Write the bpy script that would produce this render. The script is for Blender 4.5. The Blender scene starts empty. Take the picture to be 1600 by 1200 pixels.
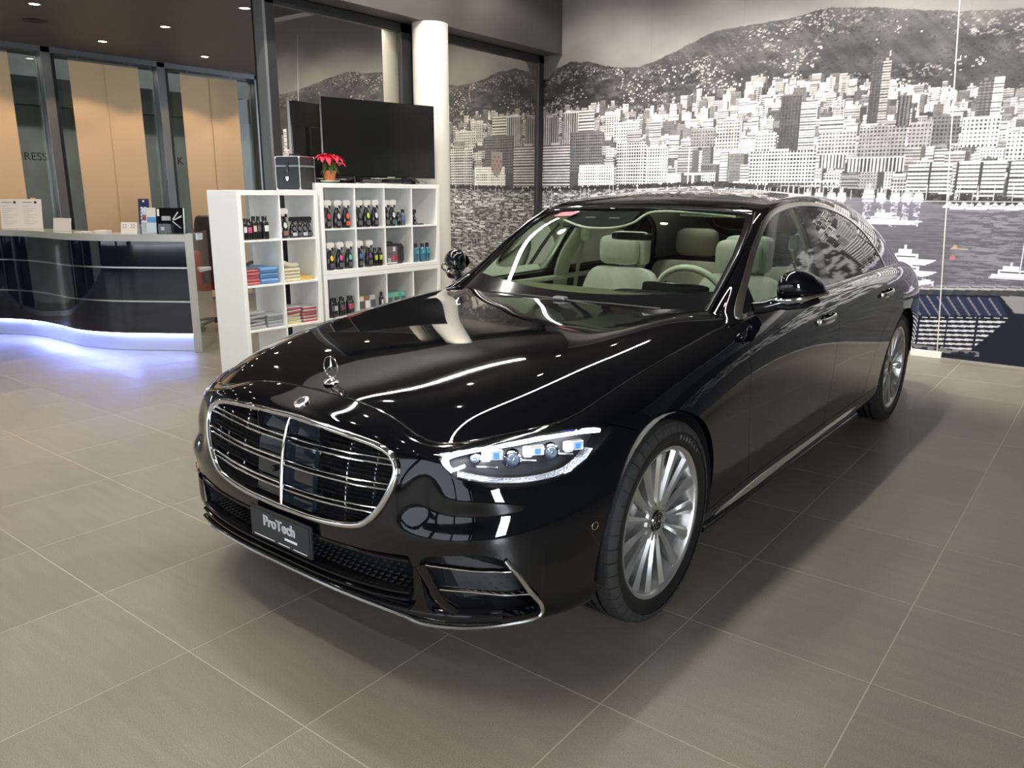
import bpy, bmesh, math, random
import numpy as np
from mathutils import Vector, Matrix
random.seed(7)
rng = np.random.default_rng(11)
scene = bpy.context.scene
PI = math.pi

# ------------------------------------------------------------------ camera, world, lights, exposure
cam_d = bpy.data.cameras.new('camera')
cam = bpy.data.objects.new('camera', cam_d)
scene.collection.objects.link(cam)
cam_d.sensor_fit = 'HORIZONTAL'
cam_d.sensor_width = 36.0
cam_d.lens = 36.0 * 1221.0 / 1600.0
cam_d.clip_start = 0.05
_R = ((0.7895266, 0.6136986, 0.0046632), (0.1491012, -0.1844379, -0.9714687), (-0.5953289, 0.7676957, -0.2371218))
cam.matrix_world = Matrix(((_R[0][0], -_R[1][0], -_R[2][0], 1.6230),
                           (_R[0][1], -_R[1][1], -_R[2][1], -1.1503),
                           (_R[0][2], -_R[1][2], -_R[2][2], 1.4575),
                           (0, 0, 0, 1)))
scene.camera = cam

world = bpy.data.worlds.new('world')
scene.world = world
world.use_nodes = True
world.node_tree.nodes['Background'].inputs[0].default_value = (0.58, 0.64, 0.70, 1)
world.node_tree.nodes['Background'].inputs[1].default_value = 0.8
scene.view_settings.view_transform = 'Standard'
scene.view_settings.look = 'None'
scene.view_settings.gamma = 1.0
scene.view_settings.use_curve_mapping = False
scene.view_settings.exposure = 1.82
# lamps: daylight through the shop windows behind the camera, warm and neutral ceiling downlights (the linear lights are built with the room)
def area(name, loc, rot, sx, sy, power, col, spread=180):
    l = bpy.data.lights.new(name, 'AREA'); l.shape = 'RECTANGLE'; l.size = sx; l.size_y = sy; l.energy = power; l.color = col
    l.spread = math.radians(spread)
    o = bpy.data.objects.new(name, l); o.location = loc; o.rotation_euler = rot; scene.collection.objects.link(o); return o
area('window_daylight', (-3.2, -6.35, 1.7), (PI / 2, 0, PI), 2.2, 2.6, 250, (.78, .88, 1.0))
area('window_daylight', (0.2, -6.35, 1.7), (PI / 2, 0, PI), 2.2, 2.6, 250, (.78, .88, 1.0))
area('window_daylight', (3.4, -6.35, 1.7), (PI / 2, 0, PI), 2.2, 2.6, 250, (.78, .88, 1.0))
area('side_window_daylight', (5.62, -2.3, 1.7), (0, PI / 2, 0), 2.3, .9, 120, (.86, .92, 1.0))
area('outside_fill_light', (-9.3, 2.6, 3.2), (0, math.radians(-35), 0), .4, 8.0, 60, (1.0, .93, .84))  # added fill lamp that brightens the outside wall, no fixture there
def spot(loc, power, col=(1, .93, .82), ang=95, tgt=None, blend=.7, rad=.04):
    l = bpy.data.lights.new('downlight_beam', 'SPOT'); l.energy = power; l.color = col; l.spot_size = math.radians(ang); l.spot_blend = blend; l.shadow_soft_size = rad
    o = bpy.data.objects.new('downlight_beam', l); o.location = loc
    if tgt is not None: o.rotation_euler = (Vector(tgt) - Vector(loc)).to_track_quat('-Z', 'Y').to_euler()
    scene.collection.objects.link(o); return o
CEIL_Z = 4.05; LOW_Z = 3.05
DL_MAIN = [(x, y) for x in (-3.1, -1.6) for y in (-.4, 1.6, 3.6, 5.6)] + [(x, y) for x in (-3.1, -1.4, .3, 2.0, 3.7) for y in (-4.4, -2.6)]
DL_LOW = [(x, y) for x in (-7.55, -6.25, -4.9) for y in (-2.8, -1.6, -.35, .9, 2.15, 3.35, 4.57, 5.8)]
for i, (x, y) in enumerate(DL_MAIN): spot((x, y, CEIL_Z - .03), 34)
for i, (x, y) in enumerate(DL_LOW):
    if x > -7: spot((x, y, LOW_Z - .03), 12)
    elif y > .5: spot((x, y, LOW_Z - .03), 10, (1.0, .74, .48), 122, blend=.22)
for x in (-3.4, -2.1, -.8, .5, 1.8): spot((x, 5.0, CEIL_Z - .05), 122, (1, .97, .93), 85, (x, 7.0, 1.2))
spot((-3.50, 4.22, 3.3), 16, (1, .9, .72), 64, (-4.05, 4.83, 2.2), blend=.12)
# ------------------------------------------------------------------ helpers
C = scene.collection
MATS = {}
def mat(name, col=(.5, .5, .5), rough=.5, metal=0.0, coat=0.0, emit=None, es=0.0, spec=.5, trans=0.0):
    if name in MATS: return MATS[name]
    m = bpy.data.materials.new(name); m.use_nodes = True
    b = m.node_tree.nodes['Principled BSDF']
    b.inputs['Base Color'].default_value = (*col, 1)
    b.inputs['Roughness'].default_value = rough
    b.inputs['Metallic'].default_value = metal
    b.inputs['Specular IOR Level'].default_value = spec
    b.inputs['Coat Weight'].default_value = coat
    b.inputs['Coat Roughness'].default_value = 0.02
    if trans: b.inputs['Transmission Weight'].default_value = trans
    if emit is not None:
        b.inputs['Emission Color'].default_value = (*emit, 1)
        b.inputs['Emission Strength'].default_value = es
    MATS[name] = m
    return m
def nt(m): return m.node_tree, m.node_tree.nodes, m.node_tree.links, m.node_tree.nodes['Principled BSDF']
def noisy(m, scale=20, lo=.85, hi=1.1, bump=0.0, detail=4, rough=None):
    """fine colour grain + optional relief, in object space"""
    t, N, L, b = nt(m)
    col = tuple(b.inputs['Base Color'].default_value)
    tc = N.new('ShaderNodeTexCoord'); no = N.new('ShaderNodeTexNoise')
    no.inputs['Scale'].default_value = scale; no.inputs['Detail'].default_value = detail
    L.new(tc.outputs['Object'], no.inputs['Vector'])
    mr = N.new('ShaderNodeMapRange'); mr.inputs[1].default_value = .25; mr.inputs[2].default_value = .75
    mr.inputs[3].default_value = lo; mr.inputs[4].default_value = hi
    L.new(no.outputs[0], mr.inputs[0])
    mx = N.new('ShaderNodeVectorMath'); mx.operation = 'SCALE'; mx.inputs[0].default_value = col[:3]
    L.new(mr.outputs[0], mx.inputs['Scale']); L.new(mx.outputs[0], b.inputs['Base Color'])
    if bump:
        bp = N.new('ShaderNodeBump'); bp.inputs['Strength'].default_value = bump; bp.inputs['Distance'].default_value = .01
        L.new(no.outputs[0], bp.inputs['Height']); L.new(bp.outputs[0], b.inputs['Normal'])
    return m
def glassmat(name, tint=(.8, .9, .85), rough=0.0, ior=1.5):
    """thin sheet glass: fresnel mix of clear tinted transmission and mirror reflection"""
    if name in MATS: return MATS[name]
    m = bpy.data.materials.new(name); m.use_nodes = True
    t = m.node_tree; N = t.nodes; L = t.links
    for n in list(N): N.remove(n)
    o = N.new('ShaderNodeOutputMaterial'); mx = N.new('ShaderNodeMixShader')
    tr = N.new('ShaderNodeBsdfTransparent'); gl = N.new('ShaderNodeBsdfGlossy'); fr = N.new('ShaderNodeFresnel')
    tr.inputs[0].default_value = (*tint, 1); gl.inputs['Roughness'].default_value = rough
    gl.inputs[0].default_value = (1, 1, 1, 1); fr.inputs[0].default_value = ior
    L.new(fr.outputs[0], mx.inputs[0]); L.new(tr.outputs[0], mx.inputs[1]); L.new(gl.outputs[0], mx.inputs[2])
    L.new(mx.outputs[0], o.inputs[0])
    MATS[name] = m
    return m
def link(o, parent=None):
    C.objects.link(o)
    if parent is not None: o.parent = parent
    return o
def tag(o, label=None, cat=None, group=None, kind=None):
    if label: o['label'] = label
    if cat: o['category'] = cat
    if group: o['group'] = group
    if kind: o['kind'] = kind
    return o
def empty(name, loc=(0, 0, 0), rz=0, parent=None):
    o = bpy.data.objects.new(name, None); o.location = loc; o.rotation_euler = (0, 0, rz)
    o.empty_display_size = .1
    return link(o, parent)
def mobj(name, V, F, m=None, parent=None, smooth=False, angle=None, loc=None, rz=0):
    me = bpy.data.meshes.new(name)
    me.from_pydata([tuple(map(float, v)) for v in V], [], [tuple(int(i) for i in f) for f in F])
    me.update()
    if m is not None:
        for k in (m if isinstance(m, (list, tuple)) else [m]): me.materials.append(k)
    if smooth:
        me.polygons.foreach_set('use_smooth', [True] * len(me.polygons))
        if angle: me.set_sharp_from_angle(angle=math.radians(angle))
    o = bpy.data.objects.new(name, me)
    if loc is not None: o.location = loc
    o.rotation_euler = (0, 0, rz)
    return link(o, parent)
class MB:
    """mesh builder: collects shapes, builds ONE mesh object"""
    def __init__(s): s.V = []; s.F = []; s.M = []; s.mi = 0
    def add(s, V, F):
        n = len(s.V); s.V += [tuple(v) for v in V]; s.F += [tuple(i + n for i in f) for f in F]; s.M += [s.mi] * len(F); return s
    def box(s, a, b, bev=0.0):
        x0, y0, z0 = a; x1, y1, z1 = b
        if x0 > x1: x0, x1 = x1, x0
        if y0 > y1: y0, y1 = y1, y0
        if z0 > z1: z0, z1 = z1, z0
        if bev <= 0:
            V = [(x, y, z) for z in (z0, z1) for y in (y0, y1) for x in (x0, x1)]
            return s.add(V, [(0, 2, 3, 1), (4, 5, 7, 6), (0, 1, 5, 4), (2, 6, 7, 3), (0, 4, 6, 2), (1, 3, 7, 5)])
        e = bev
        V = []; idx = {}
        for ix, x in enumerate((x0, x1)):
            for iy, y in enumerate((y0, y1)):
                for iz, z in enumerate((z0, z1)):
                    sx = 1 if ix == 0 else -1; sy = 1 if iy == 0 else -1; sz = 1 if iz == 0 else -1
                    idx[(ix, iy, iz)] = len(V)
                    V += [(x, y + sy * e, z + sz * e), (x + sx * e, y, z + sz * e), (x + sx * e, y + sy * e, z)]
        F = []
        def q(*k): F.append(tuple(idx[c] + a for c, a in k))
        q(((0,0,0),0),((0,0,1),0),((0,1,1),0),((0,1,0),0)); q(((1,0,0),0),((1,1,0),0),((1,1,1),0),((1,0,1),0))
        q(((0,0,0),1),((1,0,0),1),((1,0,1),1),((0,0,1),1)); q(((0,1,0),1),((0,1,1),1),((1,1,1),1),((1,1,0),1))
        q(((0,0,0),2),((0,1,0),2),((1,1,0),2),((1,0,0),2)); q(((0,0,1),2),((1,0,1),2),((1,1,1),2),((0,1,1),2))
        for x in (0, 1):
            for y in (0, 1): q(((x,y,0),0),((x,y,1),0),((x,y,1),1),((x,y,0),1))
            for z in (0, 1): q(((x,0,z),0),((x,1,z),0),((x,1,z),2),((x,0,z),2))
        for y in (0, 1):
            for z in (0, 1): q(((0,y,z),1),((1,y,z),1),((1,y,z),2),((0,y,z),2))
        for k in idx.values(): F.append((k, k + 1, k + 2))
        return s.add(V, F)
    def lathe(s, prof, n=16, c=(0, 0, 0), axis='z', cap=True):
        """prof: [(r, h)...]"""
        V = []; F = []
        for r, h in prof:
            for k in range(n):
                a = 2 * PI * k / n
                p = (r * math.cos(a), r * math.sin(a), h)
                if axis == 'x': p = (h, r * math.cos(a), r * math.sin(a))
                elif axis == 'y': p = (r * math.sin(a), h, r * math.cos(a))
                V.append((p[0] + c[0], p[1] + c[1], p[2] + c[2]))
        for i in range(len(prof) - 1):
            for k in range(n):
                k2 = (k + 1) % n
                F.append((i * n + k, i * n + k2, (i + 1) * n + k2, (i + 1) * n + k))
        if cap:
            if prof[0][0] > 1e-6: F.append(tuple(range(n - 1, -1, -1)))
            if prof[-1][0] > 1e-6: F.append(tuple((len(prof) - 1) * n + k for k in range(n)))
        return s.add(V, F)
    def tube(s, pts, r, n=8, closed=False, flat=None, up=(0, 0, 1)):
        """sweep a circle (or ellipse with radii (a,b)) along pts"""
        P = [Vector(p) for p in pts]; m = len(P); V = []; F = []
        prev = None
        for i in range(m):
            a = P[(i - 1) % m] if (closed or i > 0) else P[0]
            b = P[(i + 1) % m] if (closed or i < m - 1) else P[-1]
            t = (b - a).normalized()
            if prev is None:
                u = Vector(up); u = (u - t * u.dot(t))
                if u.length < 1e-4: u = Vector((1, 0, 0)); u = u - t * u.dot(t)
                u.normalize()
            else:
                u = prev - t * prev.dot(t); u.normalize()
            prev = u; w = t.cross(u)
            rr = r[i] if isinstance(r, (list, tuple)) and flat is None else r
            ra, rb = (flat if flat is not None else (rr, rr))
            for k in range(n):
                an = 2 * PI * (k + .5) / n
                V.append(P[i] + u * (ra * math.cos(an)) + w * (rb * math.sin(an)))
        for i in range(m if closed else m - 1):
            j = (i + 1) % m
            for k in range(n):
                k2 = (k + 1) % n
                F.append((i * n + k, i * n + k2, j * n + k2, j * n + k))
        if not closed:
            F.append(tuple(range(n - 1, -1, -1))); F.append(tuple((m - 1) * n + k for k in range(n)))
        return s.add(V, F)
    def prism(s, poly, h0, h1, plane='xy'):
        """extrude a 2d polygon"""
        n = len(poly)
        def P(a, b, h):
            return {'xy': (a, b, h), 'xz': (a, h, b), 'yz': (h, a, b)}[plane]
        V = [P(a, b, h0) for a, b in poly] + [P(a, b, h1) for a, b in poly]
        F = [tuple(range(n - 1, -1, -1)), tuple(range(n, 2 * n))] + [(i, (i + 1) % n, (i + 1) % n + n, i + n) for i in range(n)]
        return s.add(V, F)
    def xf(s, M):
        s.V = [tuple(M @ Vector(v)) for v in s.V]; return s
    def build(s, name, m=None, parent=None, smooth=False, angle=40, loc=None, rz=0, fixn=True):
        o = mobj(name, s.V, s.F, m, parent, False, None, loc, rz)
        me = o.data
        if isinstance(m, (list, tuple)) and len(m) > 1: me.polygons.foreach_set('material_index', s.M)
        if fixn:
            bm = bmesh.new(); bm.from_mesh(me); bmesh.ops.recalc_face_normals(bm, faces=bm.faces); bm.to_mesh(me); bm.free()
        if smooth:
            me.polygons.foreach_set('use_smooth', [True] * len(me.polygons)); me.set_sharp_from_angle(angle=math.radians(angle))
        me.update()
        return o
def dup(o, parent=None, **kw):
    c = o.copy(); C.objects.link(c); c.parent = parent
    for k, v in kw.items(): setattr(c, k, v)
    for ch in o.children: dup(ch, c)
    return c
def relabel(o, label): o['label'] = label; return o
def smoothline(pts, n=8, closed=False):
    """Catmull-Rom through points of any dimension"""
    P = [np.array(p, float) for p in pts]; m = len(P); out = []
    for i in range(m if closed else m - 1):
        p0 = P[(i - 1) % m] if (closed or i > 0) else 2 * P[0] - P[1]
        p1 = P[i]; p2 = P[(i + 1) % m]
        p3 = P[(i + 2) % m] if (closed or i < m - 2) else 2 * P[-1] - P[-2]
        for k in range(n):
            t = k / n
            out.append(.5 * ((2 * p1) + (-p0 + p2) * t + (2 * p0 - 5 * p1 + 4 * p2 - p3) * t * t + (-p0 + 3 * p1 - 3 * p2 + p3) * t ** 3))
    if not closed: out.append(P[-1])
    return [tuple(p) for p in out]
def text_mesh(name, body, size, m, parent=None, depth=.001, M=None, align='CENTER', sx=1.0):
    cu = bpy.data.curves.new(name, 'FONT'); cu.body = body; cu.size = size; cu.extrude = depth
    cu.align_x = align; cu.align_y = 'CENTER'; cu.resolution_u = 3
    o = bpy.data.objects.new(name, cu); C.objects.link(o)
    dg = bpy.context.evaluated_depsgraph_get()
    me = bpy.data.meshes.new_from_object(o.evaluated_get(dg))
    bpy.data.objects.remove(o); bpy.data.curves.remove(cu)
    me.name = name
    if sx != 1.0: me.transform(Matrix.Diagonal((sx, 1, 1, 1)))
    me.materials.clear(); me.materials.append(m)
    t = bpy.data.objects.new(name, me)
    if M is not None: me.transform(M)
    return link(t, parent)
# ------------------------------------------------------------------ materials
PAINT = mat('black_paint', (.0022, .0025, .0036), .04, 0, 1.0, spec=.12)
BLKGLOSS = mat('gloss_black_trim', (.006, .006, .007), .08, spec=.5)
BLKMATT = mat('matt_black_plastic', (.012, .012, .013), .45)
CHROME = mat('chrome', (.82, .82, .82), .07, 1.0)
SATIN = mat('satin_chrome', (.80, .79, .76), .24, 1.0)
RUBBER = noisy(mat('tyre_rubber', (.012, .012, .012), .6, spec=.3), 60, .8, 1.25)
SIDEW = mat('tyre_sidewall', (.008, .008, .008), .42, spec=.35)
ALLOY = mat('wheel_alloy', (.72, .72, .70), .30, .92)
ALLOYD = mat('dark_alloy', (.20, .20, .20), .35, .9)
DISC = mat('brake_disc_steel', (.30, .29, .28), .35, 1.0)
LEATHER = noisy(mat('cream_leather', (.74, .76, .64), .5), 35, .93, 1.04, .15)
CARPET = noisy(mat('dark_carpet', (.03, .028, .024), .9), 90, .8, 1.2)
HEADL = noisy(mat('cream_headliner', (.62, .65, .54), .8), 80, .95, 1.05)
DASH = noisy(mat('dash_leather', (.16, .155, .095), .5), 50, .9, 1.1, .1)
GWIND = glassmat('windscreen_glass', (.86, .95, .88))
GSIDE = glassmat('side_glass', (.74, .86, .80))
GREAR = glassmat('privacy_glass', (.10, .11, .11))
GLAMP = glassmat('lamp_glass', (.95, .97, 1.0))
DRL = mat('led_white', (1, 1, 1), .3, emit=(.93, .97, 1.0), es=4.5)
BLUEP = mat('blue_lamp_accent', (.01, .05, .6), .2, emit=(.05, .18, 1.0), es=.55)
# ------------------------------------------------------------------ room shell
WALLW = mat('wall_paint_white', (.62, .62, .60), .7)
DARK = noisy(mat('dark_ceiling_paint', (.080, .067, .059), .55), 8, .92, 1.08)
SOFF = mat('bulkhead_paint', (.075, .068, .060), .5)
FRAME = mat('anthracite_frame', (.035, .036, .038), .35, .4)
ALU = mat('grey_aluminium', (.26, .27, .28), .35, .7)
def st(o): o['kind'] = 'structure'; return o
CX, CY = -4.27, 7.0253
WD = Vector((.99914, -.0414, 0)).normalized(); WN = Vector((-.0414, -.99914, 0)).normalized()
# floor: recessed joint bed with single 60 cm tiles
GROUT = mat('tile_grout', (.34, .30, .24), .8)
fl = st(MB().box((-9.6, -7.2, -.12), (6.2, 7.6, -.0007)).build('floor', GROUT))
TILE = mat('floor_tile', (.215, .19, .155), .42, spec=.45)
t, N, L, b = nt(TILE)
tc = N.new('ShaderNodeTexCoord'); oi = N.new('ShaderNodeObjectInfo'); geo = N.new('ShaderNodeNewGeometry')
n1 = N.new('ShaderNodeTexNoise'); n1.inputs['Scale'].default_value = 330; n1.inputs['Detail'].default_value = 3
n2 = N.new('ShaderNodeTexNoise'); n2.inputs['Scale'].default_value = 2.2; n2.inputs['Detail'].default_value = 6
n3 = N.new('ShaderNodeTexNoise'); n3.inputs['Scale'].default_value = 3.0; n3.inputs['Detail'].default_value = 8
mp = N.new('ShaderNodeMapping'); mp.inputs['Scale'].default_value = (1, 9, 1)
L.new(geo.outputs['Position'], n1.inputs['Vector']); L.new(geo.outputs['Position'], n2.inputs['Vector'])
L.new(geo.outputs['Position'], mp.inputs[0]); L.new(mp.outputs[0], n3.inputs['Vector'])
def mrange(src, a, b_, c, d):
    m = N.new('ShaderNodeMapRange'); m.inputs[1].default_value = a; m.inputs[2].default_value = b_; m.inputs[3].default_value = c; m.inputs[4].default_value = d
    L.new(src, m.inputs[0]); return m.outputs[0]
def mul(a, b_):
    m = N.new('ShaderNodeMath'); m.operation = 'MULTIPLY'; L.new(a, m.inputs[0]); L.new(b_, m.inputs[1]); return m.outputs[0]
k = mul(mul(mrange(n1.outputs[0], .3, .7, .62, 1.42), mrange(n2.outputs[0], .3, .7, .94, 1.06)), mul(mrange(n3.outputs[0], .3, .7, .93, 1.07), mrange(oi.outputs['Random'], 0, 1, .93, 1.07)))
sc = N.new('ShaderNodeVectorMath'); sc.operation = 'SCALE'; sc.inputs[0].default_value = (.162, .145, .114)
L.new(k, sc.inputs['Scale']); L.new(sc.outputs[0], b.inputs['Base Color'])
L.new(mrange(n2.outputs[0], .3, .7, .36, .50), b.inputs['Roughness'])
bp = N.new('ShaderNodeBump'); bp.inputs['Strength'].default_value = .25; bp.inputs['Distance'].default_value = .001
L.new(n1.outputs[0], bp.inputs['Height']); L.new(bp.outputs[0], b.inputs['Normal'])
tm = MB().box((.002, .002, -.012), (.598, .598, 0), .0005)
proto = tm.build('tile', TILE, fl)
camp = Vector((1.623, -1.150, 0)); Rw = [Vector(r) for r in _R]; Cw = Vector((1.6230, -1.1503, 1.4575))
cells = []; rest_cells = []
for i in range(-16, 10):
    for j in range(-12, 12):
        c = Vector((i * .6 + .3, j * .6 + .3, 0)); 
        if c.y > 7.3: continue
        d = c - Cw; X, Y, Z = Rw[0].dot(d), Rw[1].dot(d), Rw[2].dot(d)
        vis = Z > .3 and -.75 < X / Z < .75 and Y / Z < .75
        (cells if vis else rest_cells).append(((c - camp).length, i, j))
cells.sort()
rest_cells += cells[298:]; cells = cells[:298]
first = True
for _, i, j in cells:
    o = proto if first else link(proto.copy(), fl)
    first = False; o.location = (i * .6, j * .6, 0)
rb_ = MB()
for _, i, j in rest_cells:
    rb_.box((i * .6 + .002, j * .6 + .002, -.012), (i * .6 + .598, j * .6 + .598, 0))
o = rb_.build('tiles', TILE, fl); o['kind'] = 'stuff'
# walls
def wallslab(name, a, b, z0, z1, th, m):
    a = Vector((*a, 0)); b = Vector((*b, 0)); d = (b - a).normalized(); n = Vector((-d.y, d.x, 0)) * th
    P = [a, b, b + n, a + n]
    V = [(p.x, p.y, z0) for p in P] + [(p.x, p.y, z1) for p in P]
    return st(MB().add(V, [(0, 1, 2, 3), (4, 5, 6, 7), (0, 1, 5, 4), (1, 2, 6, 5), (2, 3, 7, 6), (3, 0, 4, 7)]).build(name, m))
e = Vector((CX, CY, 0)) + WD * 10.2
wallslab('wall_back', (CX - .6, CY + .025 + .0249), (e.x, e.y + .025), 0, CEIL_Z, .15, WALLW)
wallslab('wall_right', (5.7, 6.9), (5.7, -6.6), 0, CEIL_Z, .15, mat('side_wall_grey', (.13, .125, .12), .7))
st(MB().box((-8.6, -6.6, 0), (5.7, -6.45, .45)).build('wall_front', SOFF))
w2 = st(MB().box((-8.6, -6.6, 3.05), (5.7, -6.45, CEIL_Z)).build('wall_front', SOFF))
for x in (-8.6, -6.2, -4.7, -1.4, 1.9, 5.2): st(MB().box((x, -6.6, .45), (x + .30, -6.45, 3.05)).build('window_1' if x == -8.6 else 'trim_1', FRAME))
st(MB().box((-9.0, -6.6, 0), (-8.62, -2.9, LOW_Z + .4)).build('wall_left', WALLW))
st(MB().box((-4.0, -6.6, CEIL_Z), (5.9, 7.4, CEIL_Z + .1)).build('ceiling', DARK))
st(MB().box((-9.2, -6.6, LOW_Z), (-4.22, 7.5, LOW_Z + .1)).build('ceiling', DARK))
st(MB().box((-4.24, -6.6, LOW_Z), (-3.98, 6.99, CEIL_Z + .02)).build('trim_2', SOFF))
# glass wall beside the mural
GMIR = bpy.data.materials.new('dark_mirror_glass'); GMIR.use_nodes = True
t = GMIR.node_tree; N = t.nodes; L = t.links; b = N['Principled BSDF']; b.inputs['Base Color'].default_value = (.010, .010, .010, 1); b.inputs['Roughness'].default_value = .3
gl = N.new('ShaderNodeBsdfGlossy'); gl.inputs['Roughness'].default_value = 0; gl.inputs[0].default_value = (.92, .88, .80, 1)
fr = N.new('ShaderNodeFresnel'); fr.inputs[0].default_value = 1.6
mr = N.new('ShaderNodeMapRange'); mr.inputs[1].default_value = 0; mr.inputs[2].default_value = 1; mr.inputs[3].default_value = .46; mr.inputs[4].default_value = 1
mx = N.new('ShaderNodeMixShader'); L.new(fr.outputs[0], mr.inputs[0]); L.new(mr.outputs[0], mx.inputs[0]); L.new(b.outputs[0], mx.inputs[1]); L.new(gl.outputs[0], mx.inputs[2])
L.new(mx.outputs[0], N['Material Output'].inputs[0])
gw = st(MB().box((-4.45, 3.10, 0), (-4.30, 7.05, LOW_Z)).build('wall_left', FRAME))
w = st(MB().box((-4.28, 3.16, .06), (-4.262, 4.66, 2.98)).build('window_2', GMIR))
w = st(MB().box((-4.28, 4.92, .06), (-4.262, 6.93, 2.98)).build('window_3', GMIR))
for (y0, y1, z0, z1) in ((3.08, 3.17, 0, LOW_Z), (4.62, 4.95, 0, LOW_Z), (6.90, 7.0, 0, LOW_Z), (3.08, 7.0, 2.965, LOW_Z), (3.08, 7.0, 0, .07)):
    st(MB().box((-4.32, y0, z0), (-4.235, y1, z1), .004).build('trim_3', FRAME))
st(MB().box((-4.36, 3.055, 0), (-4.235, 3.08, LOW_Z)).build('trim_4', ALU))
# round pillar
pil = st(MB().lathe([(.175, 0), (.175, LOW_Z)], 48, (-4.05, 4.835, 0)).build('trim_5', mat('pillar_plaster', (.66, .64, .58), .6), smooth=True, angle=40))
pil.location = (0, 0, 0)
# low white wall base under the mural, and the thin light edge
st(MB().box((0, 0, 0), (4.70, -.02, .062), .002).xf(Matrix.Translation((CX, CY, 0)) @ Matrix.Rotation(math.atan2(WD.y, WD.x), 4, 'Z')).build('baseboard_back', mat('base_white', (.68, .66, .60), .5)))
st(MB().box((4.70, 0, 0), (9.9, -.012, .014)).xf(Matrix.Translation((CX, CY, 0)) @ Matrix.Rotation(math.atan2(WD.y, WD.x), 4, 'Z')).build('trim_6', SATIN))
# window front at the far left with the hanging blinds
FXP = -8.45
EXT = noisy(mat('dusk_outside_wall', (.30, .29, .27), .8), 2.5, .75, 1.25)
MB_ = MB().box((-10.2, -2.9, -.1), (-10.15, 7.5, 3.4)).build('wall_left', EXT); st(MB_)
st(MB().box((-10.1, -2.0, 2.55), (-9.9, 7.3, 2.9)).build('trim_7', mat('dark_canopy', (.03, .03, .03), .6)))
PANE = glassmat('window_pane_glass', (.66, .70, .68), 0, 1.5)
mull = (-2.9, -1.4, .20, 1.65, 3.04, 4.41, 5.83, 7.2)
for k_, y in enumerate(mull):
    st(MB().box((FXP - .10, y, 0), (FXP + .06, y + .105, LOW_Z), .004).build('trim_8', ALU))
    st(MB().box((FXP - .09, y + .105, 0), (FXP + .02, y + .16, LOW_Z)).build('trim_9', SATIN if False else FRAME))
for k_, (y0, y1) in enumerate(zip(mull[:-1], mull[1:])):
    st(MB().box((FXP - .05, y0 + .11, .05), (FXP - .04, y1, LOW_Z - .05)).build('window_%d' % (4 + k_), PANE))
st(MB().box((FXP - .10, -2.9, LOW_Z - .06), (FXP + .06, 7.3, LOW_Z)).build('trim_10', ALU))
st(MB().box((FXP - .10, -2.9, 0), (FXP + .06, 7.3, .06)).build('trim_11', ALU))
BAN = noisy(mat('tan_blind_fabric', (.62, .44, .27), .8), 120, .95, 1.05)
blabels = {2: 'tan hanging blind at the left picture edge behind the counter', 3: 'tan hanging blind beside the window lettering, second from the left', 4: 'tan hanging blind behind the white shelf unit, nearest the mirror glass wall'}
bi = 0
for k_, (y0, y1, ym) in enumerate(((1.86, 2.69, 2.27), (3.325, 4.15, 3.737), (4.70, 5.53, 5.115), (6.1, 6.9, 6.5))):
    r_ = empty('hanging_blind', (FXP + .07, (y0 + y1) / 2, 0))
    yc = (y0 + y1) / 2
    MB().box((0, y0 - yc, .03), (.006, ym - yc + .004, 2.935), .002).build('fabric_panel', BAN, r_)
    MB().box((.008, ym - yc - .004, .03), (.014, y1 - yc, 2.94), .002).build('fabric_panel', BAN, r_)
    MB().box((-.004, y0 - yc, 2.93), (.020, y1 - yc, 2.955), .003).build('top_rail', ALU, r_)
    MB().box((-.004, y0 - yc, .01), (.018, y1 - yc, .03), .003).build('bottom_rail', ALU, r_)
    for yy in (y0 + .1, y1 - .1): MB().box((.002, yy - yc, 2.955), (.010, yy - yc + .012, LOW_Z - .06)).build('hanger', ALU, r_)
    tag(r_, ['tan hanging blind at the left picture edge, left of the window lettering', 'tan hanging blind behind the counter, between the two window letterings', 'tan hanging blind directly left of and behind the white shelf unit', 'tan hanging blind just left of the dark frame of the mirror glass wall'][k_], 'blind', 'tan blinds hanging along the window front')
TXT = mat('dark_lettering', (.006, .006, .006), .5)
def wtext(s_, y, z, size):
    M_ = Matrix.Translation((FXP - .034, y, z)) @ Matrix(((0, 0, 1, 0), (1, 0, 0, 0), (0, 1, 0, 0), (0, 0, 0, 1)))
    return text_mesh('lettering', s_, size, TXT, None, .0005, M_)
o = wtext('RESS', 2.885, 1.84, .125); tag(o, 'dark lettering ending in RESS on the left window', 'lettering'); 
o = wtext('K', 4.665, 1.85, .14); tag(o, 'dark single letter on the window left of the second blind', 'lettering')
# downlights
DLE = mat('downlight_glow', (1, 1, 1), .3, emit=(1.0, .90, .72), es=14)
def downlight(x, y, z):
    r_ = empty('downlight', (x, y, z))
    MB().lathe([(.052, 0), (.058, -.004), (.046, -.006), (.040, .0)], 24, cap=False).build('ring', SATIN, r_, smooth=True)
    MB().lathe([(.041, -.002), (.0001, -.003)], 24, cap=False).build('lamp', DLE, r_)
    return r_
p_main = downlight(*DL_MAIN[0], CEIL_Z); tag(p_main, 'round white downlight flush in the high dark showroom ceiling', 'downlight', 'downlights in the high showroom ceiling')
for x, y in DL_MAIN[1:]: dup(p_main).location = (x, y, CEIL_Z)
p_low = None
visd = {(-6.25, 2.15): 'glowing downlight nearest the top left picture corner', (-4.9, 3.35): 'glowing downlight nearest the mirror glass wall frame', (-6.25, 3.35): 'glowing downlight in the middle of the low ceiling', (-7.55, 3.35): 'glowing downlight above the window head, left of centre', (-7.55, 4.57): 'glowing downlight deepest in the low ceiling by the window'}
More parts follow.
